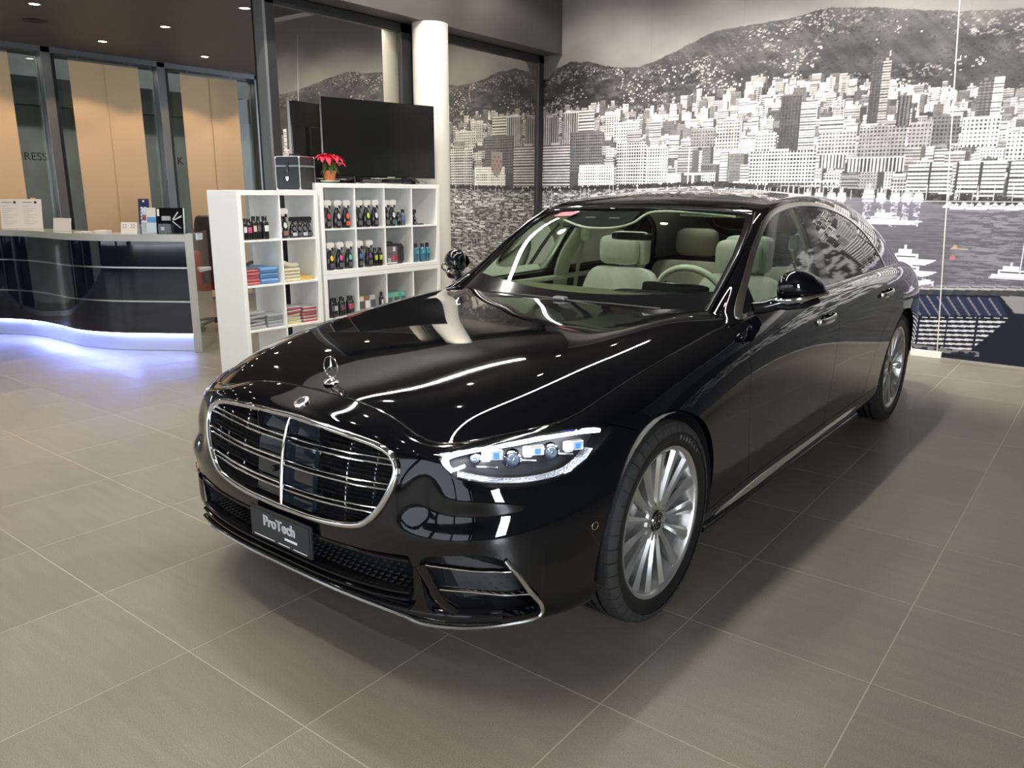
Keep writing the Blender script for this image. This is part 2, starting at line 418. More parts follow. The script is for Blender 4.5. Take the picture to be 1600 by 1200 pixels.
for x, y in DL_LOW:
    if p_low is None: o = p_low = downlight(x, y, LOW_Z)
    else: o = dup(p_low); o.location = (x, y, LOW_Z)
    if (x, y) in visd: tag(o, visd[(x, y)], 'downlight', 'downlights in the low reception ceiling')
    else: tag(o, 'round downlight in the low reception ceiling outside the picture', 'downlight', 'downlights in the low reception ceiling outside the picture')
o = MB().lathe([(.10, 0), (.11, -.006), (.085, -.010), (.06, -.004), (.0001, -.004)], 28, (-7.0, 2.45, LOW_Z)).build('ceiling_speaker', BLKMATT, None, smooth=True); tag(o, 'round dark speaker flush in the low ceiling at top left', 'speaker')
# linear lights hung under the high ceiling
LIN = mat('linear_led', (1, 1, 1), .3, emit=(1.0, .97, .90), es=35)
def linlight(x, y0, y1, z, label, x1=None):
    r_ = empty('linear_light', (x, (y0 + y1) / 2, z)); h = (y1 - y0) / 2
    MB().box((-.035, -h, 0), (.035, h, .06), .004).build('housing', BLKMATT, r_)
    MB().box((-.028, -h + .01, -.006), (.028, h - .01, 0)).build('diffuser', LIN, r_)
    for q in (-h * .8, 0, h * .8): MB().tube([(0, q, .06), (0, q, CEIL_Z - z)], .003, 5).build('hanging_wire', SATIN, r_)
    tag(r_, label, 'ceiling light', 'linear lights over the car')
linlight(-.40, -.9, 5.2, 3.85, 'long white linear light hung above the left half of the car')
linlight(-3.45, -.9, 5.2, 3.85, 'long white linear light hung over the aisle by the shelves')
# ------------------------------------------------------------------ the printed wall picture of a harbour town (flat print: one grid mesh, colour per print dot)
MW, MH0 = 5.46, 3.98                       # metres of wall in the finely printed part
DX = .0066
NX, NZ = int(MW / DX) + 1, int(MH0 / DX) + 1
gs, gz = np.meshgrid(np.arange(NX) * DX, np.arange(NZ) * DX, indexing='ij')
def vnoise(s, z, sx, sz, seed, octs=4):
    r = np.random.default_rng(seed); out = np.zeros(np.shape(s)); amp = 1; tot = 0
    for o_ in range(octs):
        T = r.random((67, 67)); a = s / sx * 2 ** o_; c = z / sz * 2 ** o_
        i = np.floor(a).astype(int); j = np.floor(c).astype(int); u = a - i; v = c - j; u = u * u * (3 - 2 * u); v = v * v * (3 - 2 * v)
        i %= 66; j %= 66
        out += amp * (T[i, j] * (1 - u) * (1 - v) + T[i + 1, j] * u * (1 - v) + T[i, j + 1] * (1 - u) * v + T[i + 1, j + 1] * u * v); tot += amp; amp *= .55
    return out / tot
pr = np.random.default_rng(5)
# sky with cloud
img = .43 + .30 * (vnoise(gs, gz, 1.3, .8, 1, 5) - .5) + .10 * np.clip(1 - abs(gs - .9) / 1.2, 0, 1) * np.clip((gz - 2.9) / .8, 0, 1)
RIDGE = [(0,2.80),(.2,2.80),(.67,2.82),(1.03,2.84),(1.361,2.813),(1.675,2.894),(1.972,2.99),(2.254,3.081),(2.793,3.093),(3.167,3.12),(3.402,3.145),(3.746,3.104),(4.073,3.045),(4.482,2.97),(4.95,2.928),(6,2.9)]
HILL = [(0,2.70),(.10,2.80),(.212,2.90),(.42,2.955),(.674,2.931),(1.027,2.837),(1.447,2.72),(1.846,2.609),(2.154,2.458),(6,2.2)]
CITYTOP = [(.01,2.35),(.509,2.359),(.871,2.395),(1.306,2.273),(1.709,2.305),(2.011,2.391),(2.3,2.448),(2.577,2.49),(2.842,2.518),(3.167,2.457),(3.467,2.491),(3.764,2.412),(4.044,2.369),(4.315,2.306),(4.568,2.289),(4.813,2.246),(5.052,2.18),(6,2.1)]
CITYBOT = [(0,1.49),(1.425,1.52),(2.215,1.55),(2.922,1.50),(3.501,1.48),(4.141,1.45),(4.626,1.41),(5.159,1.39),(6,1.36)]
def prof(P, s): return np.interp(s, [p[0] for p in P], [p[1] for p in P])
rid = prof(RIDGE, gs) + .025 * (vnoise(gs, gz * 0, .12, 1, 3, 4) - .5)
mnt = .19 + .24 * (vnoise(gs, gz, .22, .12, 4, 6) - .5) + .05 * np.clip((gz - 2.75) / .3, 0, 1)
mnt += .09 * (vnoise(gs + gz * .9, gz, .05, .30, 14, 4) - .5)
m = gz < rid
mist = np.clip((gs - 3.7) / 1.2, 0, 1) * np.clip((gz - 2.75) / .35, 0, 1)
img = np.where(m, mnt * (1 - .55 * mist) + .42 * .55 * mist, img)
hl = prof(HILL, gs) + .03 * (vnoise(gs, gz * 0, .07, 1, 8, 4) - .5)
hv = .20 + .32 * (vnoise(gs, gz, .09, .05, 9, 5) - .5)
img = np.where(gz < hl, hv, img)
def rect(s0, z0, s1, z1):
    i0, i1 = max(0, int(round(s0 / DX))), min(NX, int(round(s1 / DX))); j0, j1 = max(0, int(round(z0 / DX))), min(NZ, int(round(z1 / DX)))
    return slice(i0, max(i1, i0 + 1)), slice(j0, max(j1, j0 + 1))
def fill(s0, z0, s1, z1, v): img[rect(s0, z0, s1, z1)] = v
# pale rock, scrub and scattered villas on the slopes
f1 = vnoise(gs, gz, .022, .012, 101, 2); f2 = vnoise(gs, gz, .35, .14, 102, 4); f3 = vnoise(gs + .6 * gz, gz, .05, .022, 103, 3)
slope = gz < np.maximum(rid, hl) - .01
th_ = np.where(gs > 1.8, .57, .50)
rock = slope & (f1 > .58) & (f2 > th_) & (f3 > .50)
img = np.where(rock, img + .14 + .8 * np.clip(f2 - th_, 0, .25), img)
img = np.where(slope & (f1 < .36) & (f3 < .5), img - .07, img)
img = np.where(slope & (gs > 1.6), img + .10 * (vnoise(gs + 1.2 * gz, gz * .4, .06, .05, 104, 4) - .5), img)
for _ in range(2600):
    s_ = pr.random() * MW; top = max(prof(RIDGE, s_), prof(HILL, s_)) - .04; ct = prof(CITYTOP, s_)
    u = pr.random() ** 1.5; z_ = ct + (top - ct) * u
    bias = vnoise(np.array(s_), np.array(z_), .45, .16, 21, 3)
    if bias < .48 + .10 * u + (.06 if s_ > 2.5 else 0): continue
    w_ = .012 + .03 * pr.random() * (1 - .6 * u); h_ = .007 + .012 * pr.random()
    w_ *= .7; h_ *= .8
    fill(s_, z_, s_ + w_, z_ + h_, .50 + .35 * pr.random() - .12 * u)
    if pr.random() < .5: fill(s_, z_ - .007, s_ + w_, z_, .14)
pr2 = np.random.default_rng(77)
def tower(s0, z0, s1, z1, base, style, fl=.028, bay=.03, dark=.22):
    R_ = rect(s0, z0, s1, z1); S_, Z_ = gs[R_] - s0, gz[R_] - z0
    v = np.full(S_.shape, base)
    fz = (Z_ / fl) % 1.0; bs = (S_ / bay) % 1.0
    if style == 0: v = np.where(fz < .42, dark + .10 * (bs < .2), base)            # balcony bands
    elif style == 1: v = np.where((fz < .55) & (bs < .55) & (fz > .08), dark, base)  # punched windows
    elif style == 2: v = np.where(bs < .5, dark, base)                              # vertical fins
    elif style == 3: v = np.where(fz < .5, dark, base * .8) * (.9 + .2 * (bs < .5)) # dark slab
    elif style == 4: v = np.where((fz < .62), np.where(bs < .72, dark, base), base * 1.05)
    v = v * (.80 + .28 * pr.random()) * (.90 + .2 * vnoise(gs[R_], gz[R_], .07, .05, 111, 2)) + .10 * (vnoise(gs[R_], gz[R_], .014, .012, 112, 2) - .5) + .05 * (pr.random(v.shape) - .5)
    img[R_] = v
    fill(s0, z1, s1, z1 + .008, min(1, base * 1.1)) if pr.random() < .6 else fill(s0 + (s1 - s0) * .3, z1, s0 + (s1 - s0) * .6, z1 + .022, base * .85)
ct_, cb_ = prof(CITYTOP, gs), prof(CITYBOT, gs)
img = np.where((gz < ct_ - .03 + .05 * (vnoise(gs, gz * 0, .1, 1, 31, 3) - .5)), .24 + .16 * (vnoise(gs, gz, .05, .03, 12, 3) - .5), img)
ROWS = 17
for r in range(ROWS):
    u = r / (ROWS - 1); s_ = -.05
    while s_ < MW:
        w_ = (.035 + .055 * pr.random()) * (1 + 1.5 * u); top = prof(CITYTOP, s_); bot = prof(CITYBOT, s_)
        zb = top + (bot - top) * (u ** .92) ; h_ = (.045 + .09 * pr.random()) * (1 + 1.7 * u)
        zb = max(zb - .01, bot)
        if pr.random() < .80:
            base = .58 + .38 * pr.random()
            if pr.random() < .28: base = .34 + .1 * pr.random()
            side_w = w_ * (.15 + .3 * pr.random())
            tower(s_, zb, s_ + w_, zb + h_, base, int(pr.choice([0, 0, 1, 1, 4, 0])), .018 + .012 * u, .014 + .012 * u, .25 + .12 * pr.random())
            if pr.random() < .8: fill(s_ + w_, zb, s_ + w_ + side_w, zb + h_, .20 + .12 * pr.random())
        elif pr.random() < .6:
            for q in range(22): 
                a, c = s_ + w_ * pr.random(), zb + .04 * pr.random(); fill(a, c, a + .03, c + .018, .13 + .08 * pr.random())
        s_ += w_ * (.75 + .5 * pr.random())
BL = [('T2d',3.823,2.10,3.915,2.673,.33,3),('T2l',3.915,2.10,3.985,2.64,.60,0),('T1d',2.999,1.80,3.20,2.398,.30,3),('T1l',3.20,1.80,3.355,2.345,.88,0),('T3d',4.709,2.00,4.815,2.400,.42,3),('T3l',4.815,2.00,4.89,2.412,.86,0),('T4',4.078,2.05,4.188,2.326,.40,2),
 ('L13',.515,2.10,.781,2.414,.80,0),('L1',.333,1.85,.555,2.392,.85,2),('L3',.017,1.90,.264,2.358,.82,2),('L4',.924,2.10,1.116,2.352,.72,1),('L5',1.059,2.04,1.39,2.242,.74,1),('L14',1.521,2.04,1.673,2.24,.70,0),('L12',1.233,2.0,1.412,2.138,.75,0),('L11',2.038,1.95,2.323,2.13,.55,1),('L10',1.773,1.85,1.894,2.071,.80,0),
 ('B14',3.391,2.03,3.618,2.168,.82,0),('B13',2.336,1.92,2.587,2.18,.72,1),('B15',2.761,1.85,2.979,2.069,.75,1),('B3',4.197,1.878,4.402,2.087,.52,1),('B4',4.387,1.90,4.597,2.13,.45,1),('B5',4.621,1.865,4.902,2.103,.88,1),('B6',3.398,1.844,3.748,2.03,.60,1),('B11',4.972,1.75,5.25,1.977,.80,1),('B2',3.771,1.811,4.175,2.066,.55,1),('B12',3.423,1.712,3.663,1.837,.72,2),('B7',3.68,1.673,4.191,1.795,.82,2),
 ('L2',.451,1.70,.897,2.161,.42,4),('L8',.025,1.475,.444,2.035,.90,0),('L7',1.448,1.55,1.768,1.969,.86,1),('L6',1.107,1.52,1.484,2.019,.82,4),('L9',.583,1.476,1.072,1.779,.90,1),
 ('B1',2.718,1.584,3.383,1.88,.92,4),('B8',4.23,1.486,4.59,1.715,.88,0),('B9',4.63,1.47,4.997,1.739,.88,0),('B10',5.02,1.461,5.40,1.735,.88,0)]
for nm, s0, z0, s1, z1, base, sty in BL: tower(s0, z0, s1, z1, base, sty, .024 if s1 - s0 < .2 else .034, .032, .22)
for s0 in (4.40, 4.62, 4.80, 5.01): fill(s0, 1.46, s0 + .022, 1.74, .22)
fill(3.96, 2.67, 3.97, 2.72, .55); fill(3.86, 2.67, 3.95, 2.69, .2)
# cranes, bridge
fill(2.02, 1.52, 2.035, 1.95, .80); fill(1.80, 1.948, 2.26, 1.955, .62); fill(1.98, 1.66, 2.20, 1.685, .95); fill(2.07, 1.57, 2.10, 1.66, .9)
# trees and arches along the quay
for _ in range(900):
    s_ = pr.random() * MW; b_ = prof(CITYBOT, s_); fill(s_, b_ - .02 + .045 * pr.random(), s_ + .03, b_ + .012 + .04 * pr.random(), .12 + .12 * pr.random())
for q in range(26): fill(2.62 + q * .038, 1.545 + q * .0005, 2.64 + q * .038, 1.575, .2)
fill(2.55, 1.578, 3.65, 1.588, .85)
# marina with quays on the left
mar = (gz < cb_ - .005) & (gs < 2.9)
mv = np.where(vnoise(gs, gz, .035, .012, 41, 3) > .52, .62, .30) + .18 * (vnoise(gs, gz, .3, .06, 42, 3) - .5)
img = np.where(mar, mv, img)
for _ in range(700):
    s_ = 2.9 * pr.random(); z_ = .2 + 1.25 * pr.random(); w_ = .03 + .09 * pr.random(); fill(s_, z_, s_ + w_, z_ + .010 + .008 * pr.random(), .7 + .25 * pr.random())
    if pr.random() < .25: fill(s_ + w_ * .5, z_, s_ + w_ * .5 + .005, z_ + .14, .75)
# water
wz_ = prof([(2.6,1.45),(2.932,1.462),(3.51,1.448),(4.368,1.405),(4.632,1.37),(6,1.36)], gs)
wat = (gz < wz_) & (gs > 2.75)
rip = vnoise(gs, gz, .10, .010, 51, 3); big = vnoise(gs, gz, 1.2, .5, 52, 3)
wv = .345 + .10 * (big - .5) + .13 * (rip - .5) + .10 * np.exp(-((gs - 5.0) / .35) ** 2) * (rip > .5) + .05 * np.clip((gz - 1.1) / .3, 0, 1)
img = np.where(wat, wv, img)
def boat(s0, z0, L_, H_, tone=.92, refl=True):
    n_ = 10
    for q in range(n_):
        f = q / n_; fill(s0 + L_ * (.10 * f if f < .5 else .05), z0 + H_ * .30 * f, s0 + L_ * (.80 + .2 * f), z0 + H_ * .30 * (f + .12), tone * (.8 + .2 * f))
    fill(s0 + L_ * .15, z0 + H_ * .32, s0 + L_ * .62, z0 + H_ * .62, tone); fill(s0 + L_ * .18, z0 + H_ * .42, s0 + L_ * .58, z0 + H_ * .50, .2)
    fill(s0 + L_ * .22, z0 + H_ * .62, s0 + L_ * .48, z0 + H_ * .85, tone); fill(s0 + L_ * .33, z0 + H_ * .85, s0 + L_ * .37, z0 + H_ * 1.1, tone * .9)
def stern(s0, z0, w_, h_):
    """yacht seen end-on, moored at the quay, with its streak of reflection"""
    for q in range(8):
        f = q / 8; k = 1 - .35 * f if f > .3 else .8 + .6 * f
        fill(s0 - w_ / 2 * k, z0 + h_ * f, s0 + w_ / 2 * k, z0 + h_ * (f + .14), .95 if q % 3 != 1 else .55)
    fill(s0 - .008, z0 + h_, s0 + .008, z0 + h_ * 1.35, .8)
    L_ = .10 + .16 * pr.random(); R_ = rect(s0 - w_ * .3, z0 - L_, s0 + w_ * .3, z0)
    img[R_] = np.where(vnoise(gs[R_], gz[R_], .02, .010, 61, 2) > .54, .66, img[R_])
for i_, s_ in enumerate((3.336, 3.449, 3.571, 3.667, 3.912, 4.026, 4.148, 4.246, 4.342)): stern(s_, 1.40, .095 if i_ != 4 else .12, .085 if i_ != 4 else .12)
for _ in range(60):
    s_ = 2.8 + 2.7 * pr.random(); fill(s_, 1.42, s_ + .006, 1.50 + .07 * pr.random(), .7)
for q in range(16): boat(4.55 + .06 * q, 1.335 + .02 * pr.random(), .13, .055)
fill(4.0, 1.405, 5.46, 1.412, .7)
boat(3.87, 1.195, .54, .12)
boat(4.14, .84, .42, .16, .95); boat(4.16, .74, .42, .14, .93)
R_ = rect(4.20, .645, 4.56, .74); img[R_] = np.where(vnoise(gs[R_], gz[R_], .06, .015, 71, 2) > .35 + 1.6 * np.clip(gs[R_] - 4.40, 0, 1), .80, img[R_])
boat(4.98, .76, .46, .13, .9); fill(5.21, .80, 5.216, 1.20, .85)
# breakwater, glass pier and louvres at the foot
br = prof([(2.6,.58),(4.378,.640),(5.251,.700),(6,.73)], gs)
img = np.where((gz < br) & (gs > 2.75), .075, img)
img = np.where((abs(gz - br) < .006) & (gs > 2.75), .55, img)
img = np.where((gz < br - .012) & (gz > br - .030) & (gs > 2.75), .62, img)
img = np.where((gz < br - .030) & (gz > br - .075) & (gs > 2.75), .22 + .10 * (vnoise(gs, gz, .03, .02, 81, 2) - .5), img)
gl_ = (gz < prof([(2.7,.50),(4.40,.555),(5.25,.60)], gs)) & (gz > prof([(2.7,.30),(4.42,.372),(5.25,.45)], gs)) & (gs > 2.75) & (gs < 5.07 + .6 * (.60 - gz))
ph = ((gs + gz * .75) / .085) % 1.0
img = np.where(gl_, np.where(ph < .16, .46, .16), img)
bot = prof([(2.7,.29),(4.42,.368),(5.25,.445)], gs)
lv = (gz < bot - .012) & (gz > .105) & (gs > 2.75) & (gs < 5.2 - .9 * (bot - gz))
ph = ((bot - gz) / .041) % 1.0
img = np.where(lv, np.where((ph < .40) & ((gs / .235) % 1.0 > .07), .80 - .1 * pr.random(gs.shape), .09), img)
hw_ = (gs > 5.10 + .9 * (.60 - gz)) & (gz < .62) & (gz > .47 - .0 * gs)
img = np.where(hw_ & (gz < br - .08), .50, img)
fr_ = (gz > .055) & (gz < .105) & (gs > 4.45) & (gs < 5.0)
img = np.where(fr_, np.where(vnoise(gs, gz, .05, .02, 91, 2) > .5, .42, .12), img)
img = np.clip(img, .03, .98)
# tone: warm grey aloft, neutral in the town, blue-violet in the water
kz = np.clip((gz - 1.6) / 1.2, 0, 1)
rgb = np.stack([img * (1 + .04 * kz), img * (1.0 - .005 * kz), img * (1 - .05 * kz)], -1)
wl = (wat & (gz > br))[..., None]
rgb = np.where(wl, rgb * np.array([1.0, .985, 1.05]), rgb)
lowb = ((gz < br - .03) & (gs > 2.75) & (img < .2))[..., None]
rgb = np.where(lowb, rgb * np.array([.75, .95, 1.55]), rgb)
def disc(s0, z0, r, c):
    k_ = (gs - s0) ** 2 + (gz - z0) ** 2 < r * r; rgb[k_] = c
disc(4.680, .915, .024, (.62, .40, .42)); disc(4.688, 1.012, .018, (.62, .55, .45)); rgb[rect(4.66, .995, 4.80, 1.005)] = (.75, .68, .5)
for s_ in (1.50, 2.55, 3.62, 4.57): rgb[rect(s_, .0, s_ + .004, MH0)] *= .93
lin = np.where(rgb <= .04045, rgb / 12.92, ((np.clip(rgb, 0, 1) + .055) / 1.055) ** 2.4)
def print_sheet(name, S_, Z_, colr, off):
    nx, nz = S_.shape
    co = np.stack([CX + WD.x * S_ + WN.x * off, CY + WD.y * S_ + WN.y * off, Z_], -1).reshape(-1, 3)
    me = bpy.data.meshes.new(name); me.vertices.add(nx * nz); me.vertices.foreach_set('co', co.ravel().astype(np.float32))
    i, j = np.meshgrid(np.arange(nx - 1), np.arange(nz - 1), indexing='ij'); a = (i * nz + j).ravel()
    q = np.stack([a, a + nz, a + nz + 1, a + 1], -1).astype(np.int32)
    me.loops.add(q.size); me.loops.foreach_set('vertex_index', q.ravel()); me.polygons.add(len(q))
    me.polygons.foreach_set('loop_start', (np.arange(len(q)) * 4).astype(np.int32)); me.polygons.foreach_set('loop_total', np.full(len(q), 4, np.int32))
    me.update(calc_edges=True)
    at = me.color_attributes.new('print', 'FLOAT_COLOR', 'POINT'); at.data.foreach_set('color', np.concatenate([colr.reshape(-1, 3), np.ones((nx * nz, 1))], 1).ravel().astype(np.float32))
    o = bpy.data.objects.new(name, me); return o
PRM = mat('mural_print', (.5, .5, .5), .50, spec=.35)
t, N, L, b = nt(PRM); va = N.new('ShaderNodeVertexColor'); va.layer_name = 'print'; L.new(va.outputs[0], b.inputs['Base Color'])
mural = empty('wall_mural', (CX, CY, 0)); tag(mural, 'wall-wide black and white harbour town photograph behind the car', 'mural')
cuts_ = [0] + [int(s_ / DX) for s_ in (1.50, 2.55, 3.62, 4.57)] + [NX - 1]
for a, c in zip(cuts_[:-1], cuts_[1:]):
    o = print_sheet('printed_panel', gs[a:c + 1] - 0, gz[a:c + 1], lin[a:c + 1], .004); o.data.materials.append(PRM); link(o)
    o.parent = mural; o.matrix_parent_inverse = Matrix.Translation((-CX, -CY, 0))
# the print goes on to the right of the picture, coarser
D2 = .03; S2, Z2 = np.meshgrid(np.arange(NX * DX - DX, 9.9, D2), np.arange(0, MH0, D2), indexing='ij')
v2 = np.where(Z2 > 2.9, .5 + .3 * (vnoise(S2, Z2, 1.3, .8, 1, 4) - .5), np.where(Z2 > 2.1, .27 + .2 * (vnoise(S2, Z2, .2, .1, 4, 4) - .5), np.where(Z2 > 1.4, np.where(vnoise(S2, Z2, .08, .06, 44, 2) > .48, .75, .25), .33 + .12 * (vnoise(S2, Z2, .1, .03, 51, 2) - .5))))
c2 = np.stack([v2] * 3, -1); c2 = ((np.clip(c2, 0, 1) + .055) / 1.055) ** 2.4
o = print_sheet('printed_panel', S2, Z2, c2, .004); o.data.materials.append(PRM); link(o); o.parent = mural; o.matrix_parent_inverse = Matrix.Translation((-CX, -CY, 0))
# the thin light joint strip standing on the wall near the right
for a, c in (((4.664, 0), (4.471, 3.061)),):
    P_ = [(CX + WD.x * s_ + WN.x * .006, CY + WD.y * s_ + WN.y * .006, z_) for s_, z_ in ((a[0], .0), ((a[0] + c[0]) / 2, 1.53), (c[0], c[1]), (c[0] - .045, 3.75))]
    MB().tube(P_, 0, 4, flat=(.006, .003)).build('joint_strip', mat('joint_light', (.55, .53, .48), .4), mural).matrix_parent_inverse = Matrix.Translation((-CX, -CY, 0))
# ------------------------------------------------------------------ car: master surfaces (car frame: x forward, y left, z up, origin under the front axle)
def bbasis(n, us):
    """uniform cubic b-spline rows for n data rows (n+2 control rows with ghosts)"""
    B = np.zeros((len(us), n + 2))
    for r, u in enumerate(us):
        i = min(int(u), n - 2); t = u - i
        B[r, i] = (1 - t) ** 3 / 6; B[r, i + 1] = (3 * t ** 3 - 6 * t ** 2 + 4) / 6
        B[r, i + 2] = (-3 * t ** 3 + 3 * t ** 2 + 3 * t + 1) / 6; B[r, i + 3] = t ** 3 / 6
    return B
def bext(P, modes):
    """add ghost rows/cols. modes: (u0,u1,v0,v1) each 'e' extrapolate or 'm' mirror in y"""
    def ghost(p0, p1, md):
        if md == 'm':
            g = p1.copy(); g[..., 1] *= -1; return g
        return 2 * p0 - p1
    P = np.concatenate([ghost(P[0], P[1], modes[0])[None], P, ghost(P[-1], P[-2], modes[1])[None]], 0)
    P = np.concatenate([ghost(P[:, 0], P[:, 1], modes[2])[:, None], P, ghost(P[:, -1], P[:, -2], modes[3])[:, None]], 1)
    return P
def bsurf(Q, su, sv, modes, it=2):
    Q = np.array(Q, float); n, m = Q.shape[:2]
    Bu0 = bbasis(n, np.arange(n)); Bv0 = bbasis(m, np.arange(m))
    P = Q.copy()
    for _ in range(it):
        P += Q - np.einsum('ai,ijk,bj->abk', Bu0, bext(P, modes), Bv0)
    us = np.linspace(0, n - 1, (n - 1) * su + 1); vs = np.linspace(0, m - 1, (m - 1) * sv + 1)
    S = np.einsum('ai,ijk,bj->abk', bbasis(n, us), bext(P, modes), bbasis(m, vs))
    return S
def grid_mesh(S):
    a, b = S.shape[:2]
    V = S.reshape(-1, 3)
    F = [(i * b + j, i * b + j + 1, (i + 1) * b + j + 1, (i + 1) * b + j) for i in range(a - 1) for j in range(b - 1)]
    return V, F
def cut(mesh, g):
    """split a mesh by the implicit g(V)>0 -> (inside, outside)"""
    V, F = mesh
    V = np.asarray(V, float)
    if len(F) == 0: return (V, []), (V, [])
    G = np.asarray(g(V), float); G[np.abs(G) < 1e-5] = 1e-5
    newV = [tuple(v) for v in V]; cache = {}
    A = []; B = []
    def mid(i, j):
        k = (i, j) if i < j else (j, i)
        if k not in cache:
            t = G[i] / (G[i] - G[j]); cache[k] = len(newV); newV.append(tuple(V[i] + (V[j] - V[i]) * t))
        return cache[k]
    pos = G > 0
    for f in F:
        c = sum(1 for i in f if pos[i])
        if c == len(f): A.append(f); continue
        if c == 0: B.append(f); continue
        fa = []; fb = []
        for k in range(len(f)):
            i = f[k]; j = f[(k + 1) % len(f)]
            (fa if pos[i] else fb).append(i)
            if pos[i] != pos[j]:
                x = mid(i, j); fa.append(x); fb.append(x)
        if len(fa) > 2: A.append(tuple(fa))
        if len(fb) > 2: B.append(tuple(fb))
    W = np.array(newV)
    return compact((W, A)), compact((W, B))
def compact(mesh):
    V, F = mesh
    if not F: return (np.zeros((0, 3)), [])
    used = np.unique(np.array([i for f in F for i in f]))
    mp = -np.ones(len(V), int); mp[used] = np.arange(len(used))
    return V[used], [tuple(int(mp[i]) for i in f) for f in F]
def joinm(*ms):
    V = []; F = []; n = 0
    for v, f in ms:
        if len(f) == 0: continue
        V.append(np.asarray(v)); F += [tuple(i + n for i in q) for q in f]; n += len(v)
    return (np.concatenate(V) if V else np.zeros((0, 3))), F
def mirm(mesh):
    V, F = mesh; W = np.array(V, float).copy()
    if len(W): W[:, 1] *= -1
    return W, [tuple(reversed(f)) for f in F]
def weld(mesh, tol=1e-4):
    V, F = mesh
    K = np.round(np.asarray(V) / tol).astype(np.int64)
    _, first, inv = np.unique(K, axis=0, return_index=True, return_inverse=True)
    inv = inv.reshape(-1)
    W = np.asarray(V)[first]; G = []
    for f in F:
        q = [int(inv[i]) for i in f]; r = [q[k] for k in range(len(q)) if q[k] != q[k - 1]]
        if len(set(r)) > 2 and len(set(r)) == len(r): G.append(tuple(r))
    return W, G
def sdpoly(P, poly):
    """signed distance (inside positive) of points P (n,2) to a closed polygon"""
    poly = np.array(poly, float); a = poly; b = np.roll(poly, -1, 0)
    d = np.full(len(P), 1e9); ins = np.zeros(len(P), bool)
    for (x0, y0), (x1, y1) in zip(a, b):
        ex, ey = x1 - x0, y1 - y0; L2 = ex * ex + ey * ey
        if L2 < 1e-14: continue
        t = np.clip(((P[:, 0] - x0) * ex + (P[:, 1] - y0) * ey) / L2, 0, 1)
        d = np.minimum(d, np.hypot(P[:, 0] - x0 - t * ex, P[:, 1] - y0 - t * ey))
        if y0 != y1:
            c = ((y0 > P[:, 1]) != (y1 > P[:, 1])) & (P[:, 0] < (x1 - x0) * (P[:, 1] - y0) / (y1 - y0) + x0)
            ins ^= c
    return np.where(ins, d, -d)
def gpoly(poly, ax=(0, 2), off=0.0, cond=None):
    def g(V):
        r = sdpoly(V[:, list(ax)], poly) + off
        if cond is not None: r = np.where(cond(V), r, -abs(r) - 1)
        return r
    return g
def vnormals(V, F):
    N = np.zeros_like(V)
    for f in F:
        p = V[list(f)]
        n = np.cross(p[1] - p[0], p[2] - p[0]) if len(f) == 3 else np.cross(p[2] - p[0], p[3 % len(f)] - p[1])
        for i in f: N[i] += n
    l = np.linalg.norm(N, axis=1); l[l == 0] = 1
    return N / l[:, None]
def panel(name, mesh, m, parent, flange=.012, both=False, sep=True, push=0.0):
    """a sheet panel: outer skin with smooth shading plus a turned-in edge"""
    if both: mesh = weld(joinm(mesh, mirm(mesh)))
    else: mesh = weld(mesh)
    V, F = mesh
    if not F: return None
    N = vnormals(V, F)
    if push: V = V + N * push
    E = {}
    for f in F:
        for k in range(len(f)):
            i, j = f[k], f[(k + 1) % len(f)]
            key = (min(i, j), max(i, j)); E.setdefault(key, []).append((i, j))
    B = [e[0] for e in E.values() if len(e) == 1]
    if not both: B = [e for e in B if not (abs(V[e[0], 1]) < 1e-5 and abs(V[e[1], 1]) < 1e-5)]
    nv = len(V); d1 = {}; d2 = {}; extra = []
    def dv(i, dd, off):
        if i not in dd: dd[i] = nv + len(extra); extra.append(V[i] - N[i] * off)
        return dd[i]
    FF = list(F)
    if flange:
        for i, j in B:
            FF.append((dv(j, d1, 0), dv(i, d1, 0), dv(i, d2, flange), dv(j, d2, flange)))
    VV = np.concatenate([V, np.array(extra)]) if extra else V
    o = mobj(name, VV, FF, m, parent, smooth=True)
    return o
def boundary_loops(mesh):
    """ordered boundary loops of a welded mesh as point arrays"""
    V, F = weld(mesh); E = {}
    for f in F:
        for k in range(len(f)):
            i, j = f[k], f[(k + 1) % len(f)]; E.setdefault((min(i, j), max(i, j)), []).append((i, j))
    nx = {}
    for e in E.values():
        if len(e) == 1: nx[e[0][0]] = e[0][1]
    loops = []
    while nx:
        s = next(iter(nx)); l = [s]; k = nx.pop(s)
        while k != s and k in nx: l.append(k); k = nx.pop(k)
        loops.append(V[l])
    return sorted(loops, key=len, reverse=True)

